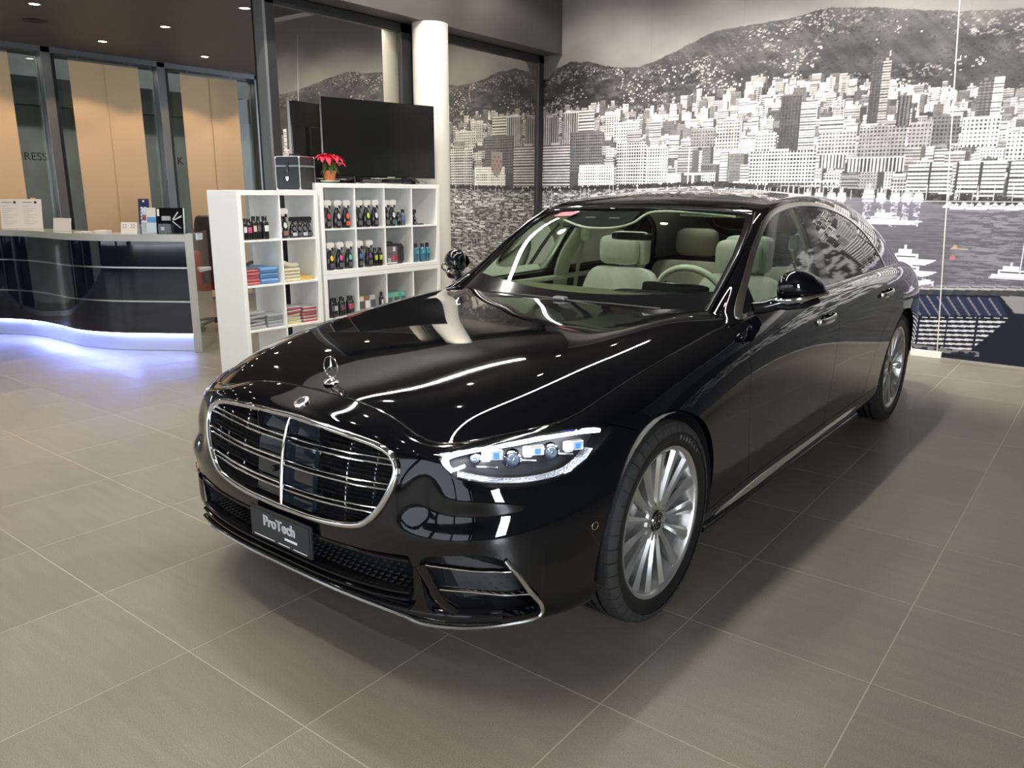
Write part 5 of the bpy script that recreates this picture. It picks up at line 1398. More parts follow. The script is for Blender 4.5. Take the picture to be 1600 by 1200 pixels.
# ---- bottles
BB = mat('black_bottle_plastic', (.012, .012, .013), .22, spec=.6)
TRW = mat('white_trigger_plastic', (.74, .73, .68), .4)
COL = dict(red=(.42, .03, .05), grey=(.40, .40, .40), orange=(.70, .10, .03), lime=(.42, .55, .05), silver=(.55, .56, .60), yellow=(.80, .48, .03), pink=(.70, .06, .22), teal=(.10, .42, .34), blue=(.03, .14, .40), purple=(.14, .06, .22), white=(.75, .75, .72), cream=(.62, .52, .36), green=(.16, .45, .30), cyan=(.05, .32, .42), brown=(.28, .13, .09), dark=(.10, .10, .11))
def lab(c): return mat('label_' + c, COL[c], .45)
def spray(h=.235, color='grey', trig=TRW, second='dark', body=BB):
    r_ = empty('spray_bottle'); k = h / .235
    prof = [(.030, 0), (.033, .004), (.034, .06), (.031, .10), (.020, .145), (.012, .165), (.012, .176)]
    b = MB().lathe([(a, z * k) for a, z in prof], 14).xf(Matrix.Diagonal((1.28 * k ** .7, .85 * k ** .5, 1, 1))).build('bottle_body', body, r_, smooth=True, angle=60)
    lb = MB(); 
    for (z0, z1, w0, w1) in ((.020, .058, .022, .022),):
        lb.add([(-w0, -.0292, z0 * k), (w0, -.0292, z0 * k), (w1, -.0290, z1 * k), (-w1, -.0290, z1 * k)], [(0, 1, 2, 3)])
    lb.build('small_label', lab(second), r_, fixn=False)
    lb = MB(); pts = [(0, .075), (.013, .088), (.012, .112), (0, .128), (-.012, .112), (-.013, .088)]
    lb.add([(x * 1.25, -.0298 + max(0, (z - .08)) * .17, z * k) for x, z in pts], [tuple(range(6))]); lb.build('colour_label', lab(color), r_, fixn=False)
    t_ = MB().lathe([(.0145, .172 * k), (.0145, .188 * k), (.010, .190 * k)], 12)
    t_.prism([(-.034, .186 * k), (.038, .192 * k), (.044, .222 * k), (.028, h), (-.024, h), (-.038, .215 * k)], -.015, .015, 'xz')
    t_.xf(Matrix.Diagonal((k ** .8, k ** .6, 1, 1))).build('trigger_head', trig, r_)
    MB().prism([(.020, .196 * k), (.030, .197 * k), (.038, .165 * k), (.032, .163 * k)], -.006, .006, 'xz').xf(Matrix.Diagonal((k ** .8, 1, 1, 1))).build('trigger', BLKMATT, r_)
    return r_
def capbottle(h=.17, r=.027, color='grey', body=BB, cap=BB, capr=.6, lz=(.34, .60)):
    r_ = empty('bottle'); r *= 1.12
    MB().lathe([(r * .9, 0), (r, .004), (r, h * .70), (r * .82, h * .76), (r * .5, h * .79)], 14).build('bottle_body', body, r_, smooth=True, angle=60)
    MB().lathe([(r * capr, h * .78), (r * capr, h - .002), (r * capr * .9, h)], 12).build('cap', cap, r_, smooth=True, angle=50)
    lb = MB(); n = 6; V = []
    for q in range(n + 1):
        a = math.radians(-125 + 70 * q / n); V += [((r + .0006) * math.cos(a), (r + .0006) * math.sin(a), h * lz[0]), ((r + .0006) * math.cos(a), (r + .0006) * math.sin(a), h * lz[1])]
    lb.add(V, [(2 * q, 2 * q + 2, 2 * q + 3, 2 * q + 1) for q in range(n)]).build('label', lab(color), r_, fixn=False)
    return r_
def put(o, x, z, y, label, cat, group, rz=0.0):
    if 'bottle' in cat: y = max(.036, y - .024); x += .012
    o.location = sp(x, y, z); o.rotation_euler = (0, 0, SHA + rz); tag(o, label, cat, group); return o
GS = 'car care bottles standing in the white shelves'
# left unit, top row
for x, h, r, c, capc, lbn in ((.058, .165, .020, 'white', BB, 'black bottle with white print, first at the left in the top left cell'), (.098, .160, .023, 'pink', BB, 'black bottle with pink label in the top left cell'), (.145, .178, .022, 'cream', BB, 'black bottle with cream label in the middle of the top left cell'), (.187, .178, .020, 'dark', BB, 'all black slim bottle beside the green topped one'), (.245, .178, .029, 'white', BB, 'wide black bottle with a green band, top left cell')):
    o = capbottle(h, r, c, BB, capc, .62); put(o, x, LZ[0], .06, lbn, 'bottle', GS)
    if 'green' in lbn:
        MB().lathe([(r + .0008, h * .60), (r + .0008, h * .72)], 14, cap=False).build('green_band', lab('green'), o, smooth=True)
o = spray(.235, 'silver', TRW, 'brown'); put(o, .430, LZ[0], .07, 'tall spray bottle with white trigger and brown label beside four small black sprays', 'spray bottle', GS)
for i, x in enumerate((.512, .565, .618, .668)):
    o = spray(.165, 'dark', BB, 'silver' if i in (0, 2) else 'dark'); put(o, x, LZ[0], .06, '%s small all black spray bottle from the left in the narrow unit' % ['first', 'second', 'third', 'fourth'][i], 'spray bottle', GS)
# wide unit top row
def tl_(c, wh): return 'black spray bottle, white trigger, %s label, %s' % (c, wh)
for c, r, items in ((0, 0, [(.045, 'red', .06, 'left in the upper first cell'), (.095, 'pink', .15, 'behind the red and grey ones'), (.155, 'grey', .06, 'middle of the upper first cell'), (.255, 'orange', .06, 'right in the upper first cell')]),
                    (1, 0, [(.045, 'dark', .06, 'left in the upper second cell'), (.140, 'lime', .06, 'middle of the upper second cell'), (.240, 'silver', .06, 'right in the upper second cell')]),
                    (2, 0, [(.035, 'dark', .07, 'left in the upper third cell'), (.105, 'silver', .06, 'second in the upper third cell')]),
                    (0, 1, [(.055, 'yellow', .06, 'left in the lower first cell'), (.160, 'pink', .06, 'middle of the lower first cell'), (.265, 'teal', .06, 'right in the lower first cell')]),
                    (1, 1, [(.035, 'blue', .06, 'left in the lower second cell'), (.088, 'dark', .15, 'behind the blue one'), (.150, 'purple', .06, 'middle of the lower second cell')])):
    for x, colr, y, wh in items:
        o = spray(.235, colr, TRW, 'orange' if colr == 'orange' else 'dark'); put(o, ux(c) + x, UZ[r], y, tl_(colr if colr != 'dark' else 'dark grey', wh), 'spray bottle', GS)
put(capbottle(.125, .022, 'dark', BB), ux(2) + .185, UZ[0], .06, 'short black capped bottle in the upper third cell', 'bottle', GS)
put(capbottle(.148, .021, 'blue', mat('bottle_smoky', (.10, .12, .15), .15), BB, .7), ux(2) + .245, UZ[0], .06, 'small grey blue bottle right in the upper third cell', 'bottle', GS)
o = MB().box((-.022, -.004, 0), (.022, .004, .055), .001).build('leaflet_card', lab('cyan')); put(o, ux(2) + .140, UZ[0], .022, 'little light blue card in front of the bottles, upper third cell', 'card', None)
put(spray(.145, 'dark', BB, 'dark'), ux(3) + .035, UZ[0], .06, 'single small black spray bottle in the nearly empty upper fourth cell', 'spray bottle', GS)
o = MB().box((-.055, -.03, 0), (.055, .03, .012), .003).build('flat_black_box', BLKMATT); put(o, ux(3) + .13, UZ[0], .06, 'flat black pad lying in the upper fourth cell', 'box', None)
for i, x in enumerate((.225, .285)): put(capbottle(.165, .024, 'lime', BB), ux(1) + x, UZ[1], .06, 'black bottle with lime label, %s in the lower second cell' % ('inner one' if i == 0 else 'outermost right'), 'bottle', GS)
LBL = mat('blue_liquid_bottle', (.03, .16, .24), .15, coat=1)
for i, (x, y) in enumerate(((.062, .07), (.145, .06), (.225, .07))): put(capbottle(.178, .027, 'cyan', LBL, BB, .6, (.45, .62)), ux(3) + x, UZ[1], y, 'blue bottle with black cap, %s of three in the fourth cell' % ['left', 'middle', 'right'][i], 'bottle', GS)
# carry bag
o = empty('care_kit_bag')
MB().prism([(-.115, 0), (.10, 0), (.125, .03), (.125, .155), (.095, .185), (-.10, .185), (-.115, .17)], -.02, .13, 'xz').build('bag_body', noisy(mat('black_nylon', (.018, .018, .02), .6), 90, .8, 1.3), o)
MB().box((-.112, -.024, .008), (.040, -.020, .165), .001).build('clear_window', mat('bag_print', (.16, .13, .13), .3), o)
for (x0, x1, z0, z1, c) in ((-.02, .01, .12, .16, 'white'), (-.03, -.005, .03, .075, 'pink'), (.0, .028, .035, .08, 'red'), (-.09, -.05, .02, .06, 'grey'), (-.085, -.04, .085, .11, 'dark'), (-.105, .03, .0085, .018, 'white')): MB().box((x0, -.027, z0), (x1, -.0242, z1)).build('printed_patch', lab(c), o)
MB().tube([(-.05, .05, .185), (-.04, .05, .20), (.03, .05, .20), (.04, .05, .185)], .006, 6).build('bag_handle', BLKMATT, o, smooth=True)
MB().tube([(.124, -.015, .02), (.127, -.015, .155), (.096, -.015, .187), (-.10, -.015, .187)], .003, 5).build('zip_edge', ALLOYD, o)
put(o, ux(2) + .135, UZ[1], .06, 'black car care kit bag with clear printed front', 'bag', None)
# lower wide unit
for i, (x, c, h) in enumerate(((.05, 'dark', .172), (.105, 'silver', .168), (.155, 'dark', .178), (.195, 'red', .165), (.245, 'pink', .178), (.295, 'brown', .168))):
    put(capbottle(h, .024, c, BB), ux(0) + x, UZ[2], .06 + .03 * (i % 2), 'black capped bottle with %s label, %s above the bonnet edge in the lower unit' % (c if c != 'dark' else 'dark grey', ['first', 'second', 'third', 'fourth', 'fifth', 'sixth'][i]), 'bottle', GS)
def pouch(c1, c2):
    r_ = empty('pouch')
    bm_ = MB(); n = 7; V = []; F = []
    for i in range(n):
        for j in range(n):
            u, v = i / (n - 1) * 2 - 1, j / (n - 1) * 2 - 1
            b = .022 * (1 - u * u) * (1 - v * v)
            V.append((u * .045, -b, (v + 1) * .075)); 
    for i in range(n):
        for j in range(n):
            u, v = i / (n - 1) * 2 - 1, j / (n - 1) * 2 - 1
            V.append((u * .045, .002 + .018 * (1 - u * u) * (1 - v * v), (v + 1) * .075))
    for s_ in (0, 49):
        for i in range(n - 1):
            for j in range(n - 1): F.append((s_ + i * n + j, s_ + (i + 1) * n + j, s_ + (i + 1) * n + j + 1, s_ + i * n + j + 1))
    bm_.add(V, F).build('pouch_body', lab(c1), r_, smooth=True)
    bm_ = MB().box((-.028, -.0235, .04), (.028, -.018, .11), .002).build('printed_patch', lab(c2), r_)
    return r_
for i, (x, c1, c2) in enumerate(((.05, 'cream', 'dark'), (.13, 'brown', 'white'), (.21, 'silver', 'dark'))):
    put(pouch(c1, c2), ux(1) + x, UZ[2], .05 + .01 * i, '%s printed pouch, %s one in the second lower cell' % ({'cream': 'cream', 'brown': 'brown', 'silver': 'silver'}[c1], ['left', 'middle', 'right'][i]), 'pouch', 'pouches in the lower unit')
put(capbottle(.175, .02, 'silver', BB), ux(1) + .285, UZ[2], .05, 'black capped bottle right of the pouches in the lower unit', 'bottle', GS)
for i, (x, c1) in enumerate(((.055, 'teal'), (.14, 'green'), (.23, 'teal'))):
    put(pouch(c1, 'dark'), ux(2) + x, UZ[2], .05, '%s green pouch, %s in the third lower cell' % ('blue' if c1 == 'teal' else 'mid', ['left', 'middle', 'right'][i]), 'pouch', 'green pouches in the lower unit')
# ---- towels and cloth packs
def towel(c, w, d, h, edge=None, sag=.0):
    """one folded towel: rounded fold at the front, thickness h"""
    r_ = empty('folded_towel'); n = 8; prof = []
    for k in range(n + 1):
        a = PI / 2 + PI * k / n; prof.append((h / 2 + h / 2 * math.cos(a), h / 2 + h / 2 * math.sin(a) * .96))
    prof = [(d, h * .98)] + prof + [(d, .0005)]
    V = []; F = []; m_ = len(prof)
    xs = [-w / 2, -w * .3, 0, w * .25, w / 2]
    for x in xs:
        for y, z in prof: V.append((x, y + .004 * math.sin(x * 60 + c[0] * 9), z + sag * math.sin(PI * (x / w + .5)) * (z / h)))
    for i in range(len(xs) - 1):
        for k in range(m_ - 1): F.append((i * m_ + k, i * m_ + k + 1, (i + 1) * m_ + k + 1, (i + 1) * m_ + k))
    F.append(tuple(range(m_))); F.append(tuple((len(xs) - 1) * m_ + k for k in range(m_)))
    nm = 'towel_%d_%d_%d' % tuple(int(255 * q) for q in c)
    MB().add(V, F).build('cloth', noisy(mat(nm, c, .9), 160, .85, 1.1, .3), r_, smooth=True, angle=60)
    if edge: MB().tube([(x, -.0008 + .004 * math.sin(x * 60 + c[0] * 9), h * .5 + sag * .5 * math.sin(PI * (x / w + .5))) for x in xs], .0022, 5).build('hem', mat('hem_' + nm, edge, .9), r_)
    return r_
GT = 'folded towels and cloths in the narrow unit'
red_, blue_, cream_, yel_, gry_ = (.55, .16, .17), (.16, .33, .60), (.66, .60, .42), (.72, .50, .14), (.30, .32, .34)
ordn = ['bottom', 'second', 'third', 'fourth', 'fifth', 'sixth', 'seventh']
z = LZ[1]
for i in range(5): put(towel(red_, .13, .24, .024, (.40, .10, .12)), lx(0) + .070 + .003 * (i % 2), z, .03 + .004 * (i % 3), '%s from below of the pinkish red towels' % ordn[i], 'towel', GT); z += .0245
put(towel((.16, .17, .19), .12, .24, .016), lx(0) + .075, z, .04, 'dark grey towel on top of the pinkish red ones', 'towel', GT)
z = LZ[1]
for i in range(3): put(towel(blue_, .165, .25, .044 if i else .040, (.05, .08, .15), .004), lx(0) + .232, z, .028 + .006 * (i % 2), '%s of the blue towels' % ['lowest', 'middle', 'topmost'][i], 'towel', GT); z += .0445 if i else .0405
z = LZ[1]
for i in range(4): put(towel(cream_, .165, .22, .026), lx(1) + .090, z, .03, '%s from below of the stacked cream towels' % ordn[i], 'towel', GT); z += .0265
o = empty('rolled_towel'); MB().tube([(-.075, .03, .030), (-.06, .03, .045), (-.03, .02, .042), (0, .0, .026), (.04, -.005, .020), (.08, .0, .024), (.095, .0, .026)], [.016, .020, .021, .020, .019, .019, .012], 10).build('cloth', noisy(mat('plush_cream', (.72, .68, .52), .95), 120, .85, 1.1, .4), o, smooth=True)
put(o, lx(1) + .095, z - .001, .07, 'loosely rolled cream towel on top of the cream stack', 'towel', GT)
for i in range(2): put(towel(yel_, .14, .22, .014), lx(1) + .255, LZ[1] + .0142 * i, .04 + .01 * i, '%s of two yellow cloths beside the cream towels' % ['lower', 'upper'][i], 'cloth', GT)
def pack(c, w, h, tilt=0.0, strip=None):
    r_ = empty('cloth_pack'); nm = 'pack_%d_%d_%d' % tuple(int(255 * q) for q in c)
    b = MB().box((-w / 2, 0, 0), (w / 2, .22, h), .004).xf(Matrix.Rotation(tilt, 4, 'Y')); b.build('cloth', noisy(mat(nm, c, .7), 80, .9, 1.1), r_)
    b = MB().box((-w / 2 - .001, -.0012, h * .62), (w / 2 + .001, .20, h + .0012), .0015).xf(Matrix.Rotation(tilt, 4, 'Y')); b.build('wrapper', mat('pack_film', (.45, .46, .47), .25) if strip is None else lab(strip), r_)
    return r_
GP = 'wrapped cloth packs on the third shelf'
def stackp(x, w, n, h, cs, what, tilt=None, strip=None):
    z = LZ[2]
    for i in range(n):
        ti = (tilt or {}).get(i, 0.0); c = cs[i % len(cs)] if not callable(cs) else cs(i)
        o = put(pack(c, w, h, ti, strip), x, z, .025 + .006 * ((i * 7) % 3), '%s %s' % (ordn[i], what), 'cloth pack', GP); z += h + .003 + abs(math.sin(ti)) * w * .35
    return z
stackp(lx(0) + .085, .145, 5, .023, [gry_, (.24, .25, .27)], 'from below of the untidy grey packs at the left', {1: -.05, 2: .09, 3: -.04})
stackp(lx(0) + .255, .145, 4, .023, [(.28, .31, .34)], 'from below of the neat blue grey packs')
stackp(lx(1) + .085, .145, 5, .025, lambda i: (.66, .52, .25) if i < 3 else (.45, .07, .09), 'from below of the yellow and red packs', {2: -.07, 3: -.03})
stackp(lx(1) + .255, .145, 5, .023, [(.50, .07, .09)], 'from below of the crimson packs at the right')

# ---- on top of the shelves
o = empty('vanity_case', (-3.905, 3.04, 1.472), math.radians(21.5) + PI / 2 * 0)
VC = mat('case_black_croc', (.014, .017, .019), .35); t, N, L, b = nt(VC)
tc = N.new('ShaderNodeTexCoord'); vo = N.new('ShaderNodeTexVoronoi'); vo.inputs['Scale'].default_value = 70; bp = N.new('ShaderNodeBump'); bp.inputs['Strength'].default_value = .7; bp.inputs['Distance'].default_value = .003
L.new(tc.outputs['Object'], vo.inputs['Vector']); L.new(vo.outputs[0], bp.inputs['Height']); L.new(bp.outputs[0], b.inputs['Normal'])
MB().box((-.11, -.118, .003), (.11, .118, .185), .003).build('case_body', VC, o)
MB().box((-.11, -.118, .200), (.11, .118, .268), .003).build('case_lid', VC, o)
MB().box((-.1115, -.1195, .185), (.1115, .1195, .200), .001).build('belt', mat('case_belt', (.16, .18, .19), .4), o)
for sx in (-1, 1):
    for sy in (-1, 1):
        MB().box((sx * .106, sy * .114, .004), (sx * .1135, sy * .1215, .268), .002).build('edge_profile', SATIN, o)
        for zz in (.004, .256): MB().box((sx * .098, sy * .106, zz), (sx * .1155, sy * .1235, zz + .015), .004).build('corner_cap', SATIN, o)
for zz in (.001, .265):
    for sy in (-1, 1): MB().box((-.105, sy * .115, zz), (.105, sy * .1205, zz + .006), .001).build('edge_profile', SATIN, o)
    for sx in (-1, 1): MB().box((sx * .107, -.114, zz), (sx * .1125, .114, zz + .006), .001).build('edge_profile', SATIN, o)
MB().box((-.012, -.127, .150), (.012, -.119, .215), .003).build('latch', BLKGLOSS, o)
MB().tube([(0, -.127, .165), (.004, -.130, .140), (0, -.128, .118)], .002, 5).build('tag_chain', SATIN, o)
MB().prism([(0, .072), (.012, .085), (.015, .102), (.008, .112), (0, .106), (-.008, .112), (-.015, .102), (-.012, .085)], -.131, -.127, 'xz').build('heart_tag', CHROME, o)
MB().tube([(-.05, 0, .272), (-.045, 0, .288), (.045, 0, .288), (.05, 0, .272)], .006, 8).build('case_handle', BLKMATT, o, smooth=True)
tag(o, 'black case with silver edges and a heart tag on the narrow white unit', 'case')
# poinsettia
o = empty('potted_poinsettia', (-3.815, 3.325, 1.546))
TERR = noisy(mat('terracotta', (.52, .15, .05), .6), 40, .9, 1.1)
MB().lathe([(.0001, .003), (.038, .003), (.040, .006), (.050, .072), (.055, .073), (.056, .090), (.050, .092), (.047, .080), (.0001, .078)], 24, cap=False).build('pot', TERR, o, smooth=True, angle=35)
MB().lathe([(.0001, -.004), (.058, -.004), (.080, .004), (.082, .010), (.078, .010), (.056, .002), (.0001, .002)], 28, cap=False).build('saucer', mat('saucer_white', (.66, .64, .54), .4), o, smooth=True)
REDL = noisy(mat('red_bract', (.80, .018, .06), .45), 50, .85, 1.1); GRNL = noisy(mat('green_leaf', (.045, .11, .018), .45), 50, .8, 1.15)
def leafmesh(L_, W_, curl):
    V = []; F = []; n = 6
    for i in range(n + 1):
        t_ = i / n; w = W_ * math.sin(PI * min(1, t_ * .93 + .05)) ** .75 * (1.15 - .4 * t_); zz = .25 * L_ * math.sin(t_ * 1.9) - curl * L_ * t_ * t_
        V += [(L_ * t_, -w, zz + .18 * w), (L_ * t_, 0, zz - .08 * w), (L_ * t_, w, zz + .18 * w)]
    for i in range(n):
        for k in range(2): F.append((i * 3 + k, i * 3 + k + 1, (i + 1) * 3 + k + 1, (i + 1) * 3 + k))
    return V, F
rl = random.Random(3)
for k in range(9):
    a = rl.random() * 6.28; p = (.03 * math.cos(a), .03 * math.sin(a), .17 + .03 * rl.random())
    MB().tube([(0, 0, .075), (p[0] * .5, p[1] * .5, .12), p], .0028, 5).build('stem', GRNL, o)
for (hx, hy, hz, n, L_) in ((.0, -.040, .205, 9, .078), (-.01, -.035, .213, 6, .05), (.015, .040, .195, 7, .075), (.02, .035, .205, 5, .045), (.02, .085, .150, 3, .070), (.035, .0, .170, 4, .06)):
    for k in range(n):
        V, F = leafmesh(L_ * 1.12 * (.85 + .3 * rl.random()), L_ * .40, .35 + .5 * rl.random())
        M_ = Matrix.Translation((hx, hy, hz)) @ Matrix.Rotation(6.283 * k / n + rl.random() * .5, 4, 'Z') @ Matrix.Rotation(-.25 + .5 * rl.random(), 4, 'Y')
        MB().add(V, F).xf(M_).build('bract', REDL, o, smooth=True, fixn=False)
    MB().lathe([(.0001, .006), (.006, .002), (.004, -.004)], 6, (hx, hy, hz + .012), cap=False).build('flower_eye', lab('yellow'), o)
for k in range(14):
    V, F = leafmesh(.075 * (.8 + .4 * rl.random()), .021, .9 + .4 * rl.random())
    M_ = Matrix.Translation((0, 0, .11 + .05 * rl.random())) @ Matrix.Rotation(6.283 * k / 14 + rl.random() * .4, 4, 'Z') @ Matrix.Rotation(-.1 + .4 * rl.random(), 4, 'Y')
    MB().add(V, F).xf(M_).build('leaf', GRNL, o, smooth=True, fixn=False)
tag(o, 'red poinsettia in a terracotta pot on a white saucer before the television', 'potted plant')
# television
ta = Vector((-4.035, 3.44, 0)); tb = Vector((-3.79, 4.59, 0)); td = (tb - ta); tw = td.length
o = empty('television', (ta + tb) / 2 + Vector((0, 0, 1.546)), math.atan2(td.y, td.x))
SCR = mat('tv_screen', (.010, .010, .010), .10, spec=.5)
MB().box((-tw / 2, -.006, .044), (tw / 2, .030, .712), .003).build('screen_frame', BLKGLOSS, o)
MB().box((-tw / 2 + .008, -.0085, .056), (tw / 2 - .008, -.0065, .704)).build('screen', SCR, o)
MB().box((-tw * .32, .03, .12), (tw * .32, .065, .50), .012).build('back_housing', BLKMATT, o)
MB().box((-tw / 2 - .0015, -.008, .044), (-tw / 2, .02, .712)).build('side_strip', SATIN, o)
for s in (-1, 1):
    MB().tube([(s * .29, 0, .05), (s * .34, -.10, .004)], 0, 6, flat=(.012, .005)).build('foot', BLKMATT, o); MB().tube([(s * .29, 0, .05), (s * .34, .11, .004)], 0, 6, flat=(.012, .005)).build('foot', BLKMATT, o)
MB().box((.05, -.010, .046), (.13, -.0085, .054)).build('maker_strip', mat('maker_grey', (.5, .5, .5), .4), o)
tag(o, 'large black flat television switched off on the wide white unit', 'television')
o = empty('media_box', (-3.95, 4.03, 1.545), math.atan2(td.y, td.x))
MB().box((-.27, -.10, 0), (.27, .03, .034), .004).build('housing', BLKGLOSS, o)
MB().box((-.25, -.1025, .008), (-.05, -.1005, .026)).build('front_grille', ALLOYD, o); MB().box((.02, -.1025, .010), (.22, -.1005, .024)).build('display_strip', PLG, o)
tag(o, 'flat black media box under the switched off television', 'media box')
o = MB().tube(smoothline([(-3.98, 4.42, 1.575), (-3.93, 4.50, 1.580), (-3.88, 4.56, 1.555), (-3.93, 4.60, 1.550)], 6), .0025, 6).build('cable', mat('cable_grey', (.10, .10, .09), .5), None, smooth=True); tag(o, 'thin cable looping off the right end of the television', 'cable')
o = empty('wall_sign', (-4.228, 5.045, 1.36)); MB().box((0, 0, 0), (.004, .075, .135), .001).build('sign_plate', lab('red'), o); MB().box((.004, .012, .085), (.0048, .063, .10)).build('printed_bar', lab('white'), o)
tag(o, 'small red sign on the dark frame right of the pillar', 'sign')
# crest reflection in the mirror glass, painted on as a flat shield
o = empty('crest_reflection', (-4.260, 6.13, 1.78))
MB().prism([(-.10, .14), (.10, .14), (.10, -.03), (.06, -.10), (0, -.14), (-.06, -.10), (-.10, -.03)], 0, .001, 'yz').build('shield', mat('crest_pale', (.30, .28, .25), .6), o)
for i in range(5):
    for j in range(4):
        if (i + j) % 2 == 0: MB().box((.001, -.085 + .035 * i, -.07 + .045 * j), (.0016, -.06 + .035 * i, -.04 + .045 * j)).build('lozenge', mat('crest_red', (.38, .10, .09), .6), o)
tag(o, 'faint red and white chequered crest reflection painted on the mirror glass beside the pillar', 'sticker')

# ------------------------------------------------------------------ reception counter
cv = smoothline([(-8.15, 1.77), (-7.9, 1.82), (-7.576, 1.944), (-7.32, 2.07), (-7.02, 2.150), (-6.6, 2.172), (-6.25, 2.165), (-5.97, 2.222), (-5.70, 2.34), (-5.44, 2.517), (-5.13, 2.735)], 6)
def offc(d):
    out = []
    for i in range(len(cv)):
        a = np.array(cv[max(0, i - 1)]); b = np.array(cv[min(len(cv) - 1, i + 1)]); t_ = (b - a) / np.linalg.norm(b - a); n_ = np.array([t_[1], -t_[0]])
        p = np.array(cv[i]) + n_ * d; out.append((p[0], p[1]))
    return out
def cwall(name, d0, d1, z0, z1, m, par, ends=True):
    A = offc(d0); B = offc(d1); n = len(A); V = []; F = []
    for z in (z0, z1):
        for P in (A, B): V += [(x, y, z) for x, y in P]
    for i in range(n - 1):
        F += [(i, i + 1, 2 * n + i + 1, 2 * n + i), (n + i, 3 * n + i, 3 * n + i + 1, n + i + 1), (i, n + i, n + i + 1, i + 1), (2 * n + i, 2 * n + i + 1, 3 * n + i + 1, 3 * n + i)]
    F += [(0, 2 * n, 3 * n, n), (n - 1, 2 * n - 1, 4 * n - 1, 3 * n - 1)]
    return MB().add(V, F).build(name, m, par, smooth=True, angle=40)
ct = empty('reception_counter', (-6.6, 2.4, 0)); 
def cpar(o): o.parent = ct; o.matrix_parent_inverse = Matrix.Translation((6.6, -2.4, 0)); return o
BLU = mat('black_acrylic_front', (.004, .006, .014), .04, coat=1)
for z0, z1 in ((.175, .462), (.476, .772), (.786, 1.018)): cpar(cwall('front_panel', .02, -.03, z0, z1, BLU, None))
for z in (.462, .772): cpar(cwall('chrome_band', .024, -.02, z, z + .014, SATIN, None))
cpar(cwall('plinth', -.012, -.06, .004, .150, mat('plinth_steel', (.60, .62, .66), .35, .7), None))
LEDB = mat('blue_led_strip', (1, 1, 1), .3, emit=(.26, .34, 1.0), es=20)
cpar(cwall('led_strip', .014, -.006, .158, .166, LEDB, None)); cpar(cwall('led_rail', .018, -.06, .1665, .175, SATIN, None))
TOPM = mat('counter_top_grey', (.38, .38, .34), .25, coat=.4)
cpar(cwall('counter_top', .045, -.32, 1.018, 1.078, TOPM, None)); cpar(cwall('carcass', -.03, -.08, .10, 1.018, WALLW, None))
cpar(cwall('desk_top', -.08, -.45, .72, .75, WALLW, None))
e0 = Vector((-5.115, 2.745, 0)); ang_ = math.atan2(.50, -.58)
tan_ = mat('glossy_tan_panel', (.34, .27, .19), .12, coat=1)
ep = MB().box((-.03, -.03, 0), (.74, 0, 1.085), .002).xf(Matrix.Translation(e0) @ Matrix.Rotation(ang_, 4, 'Z')).build('end_panel', tan_, None); cpar(ep)
ep = MB().box((-.045, -.035, 0), (-.03, .035, 1.087), .002).xf(Matrix.Translation(e0) @ Matrix.Rotation(ang_, 4, 'Z')).build('end_edge', TOPM, None); cpar(ep)
tag(ct, 'wavy glossy black reception counter with glowing blue plinth', 'counter')
area('counter_led_glow', (-6.15, 2.12, .15), (math.radians(-20), 0, 0), 2.3, .03, 3, (.22, .28, 1.0)).data.use_shadow = True
TZ = 1.0785
def onct(o, x, y, rz, label, cat, group=None): o.location = (x, y, TZ); o.rotation_euler = (0, 0, rz); tag(o, label, cat, group); return o
PAPER = mat('paper_white', (.72, .66, .60), .6); INK = mat('ink_grey', (.30, .27, .25), .6)
face = math.radians(65)      # front faces turned to the showroom
def standcard(name, w, h, m=PAPER, th=.006, lean=.12):
    r_ = empty(name)
    MB().box((-w / 2, 0, 0), (w / 2, th, h), .001).xf(Matrix.Rotation(-lean, 4, 'X')).build('sheet', m, r_); return r_
o = standcard('price_list_board', .40, .30)
for i in range(2):
    x0 = -.18 + .20 * i
    MB().box((x0, -.0012, .262), (x0 + .09, 0, .272)).xf(Matrix.Rotation(-.12, 4, 'X')).build('printed_bar', INK, o)
    MB().box((x0 + .11, -.0012, .256), (x0 + .135, 0, .278)).xf(Matrix.Rotation(-.12, 4, 'X')).build('printed_bar', TXT, o)
    for q in range(9): MB().box((x0, -.0010, .225 - .022 * q), (x0 + .06 + .07 * ((q * 5) % 3) / 2, 0, .2275 - .022 * q)).xf(Matrix.Rotation(-.12, 4, 'X')).build('printed_line', INK, o)
MB().box((.10, -.002, .298), (.145, .004, .312)).xf(Matrix.Rotation(-.12, 4, 'X')).build('clip', lab('yellow'), o)
onct(o, -7.40, 2.235, face - .35, 'large white price list board standing on the counter at the left', 'sign')
o = standcard('blank_display_card', .27, .125); onct(o, -6.62, 2.29, face - .95, 'blank white display card leaning on the counter between the blinds', 'card')
for (x, y, w, h, rz, lb_) in ((-6.22, 2.32, .16, .006, .2, 'thin white paper lying flat on the counter, left of the small box'), (-5.98, 2.385, .11, .024, .5, 'small flat white box lying on the counter')):
    o = MB().box((-w / 2, -.05, 0), (w / 2, .05, h), .001).build('flat_box' if h > .01 else 'paper_sheet', PAPER); onct(o, x, y, rz, lb_, 'box' if h > .01 else 'paper')
NAVY = mat('navy_card', (.012, .012, .07), .4)
o = standcard('tall_navy_leaflet', .10, .315, NAVY)
for r in range(6):
    for c in range(2): MB().box((-.030 + .034 * c, -.0015, .065 + .028 * r + .010 * (r // 2)), (-.008 + .034 * c, 0, .080 + .028 * r + .010 * (r // 2))).xf(Matrix.Rotation(-.12, 4, 'X')).build('printed_patch', lab('white'), o)
MB().box((-.008, -.0015, .285), (.008, 0, .302)).xf(Matrix.Rotation(-.12, 4, 'X')).build('printed_patch', lab('white'), o)
onct(o, -5.66, 2.62, face - .45, 'tall navy blue card with rows of white symbols', 'leaflet')
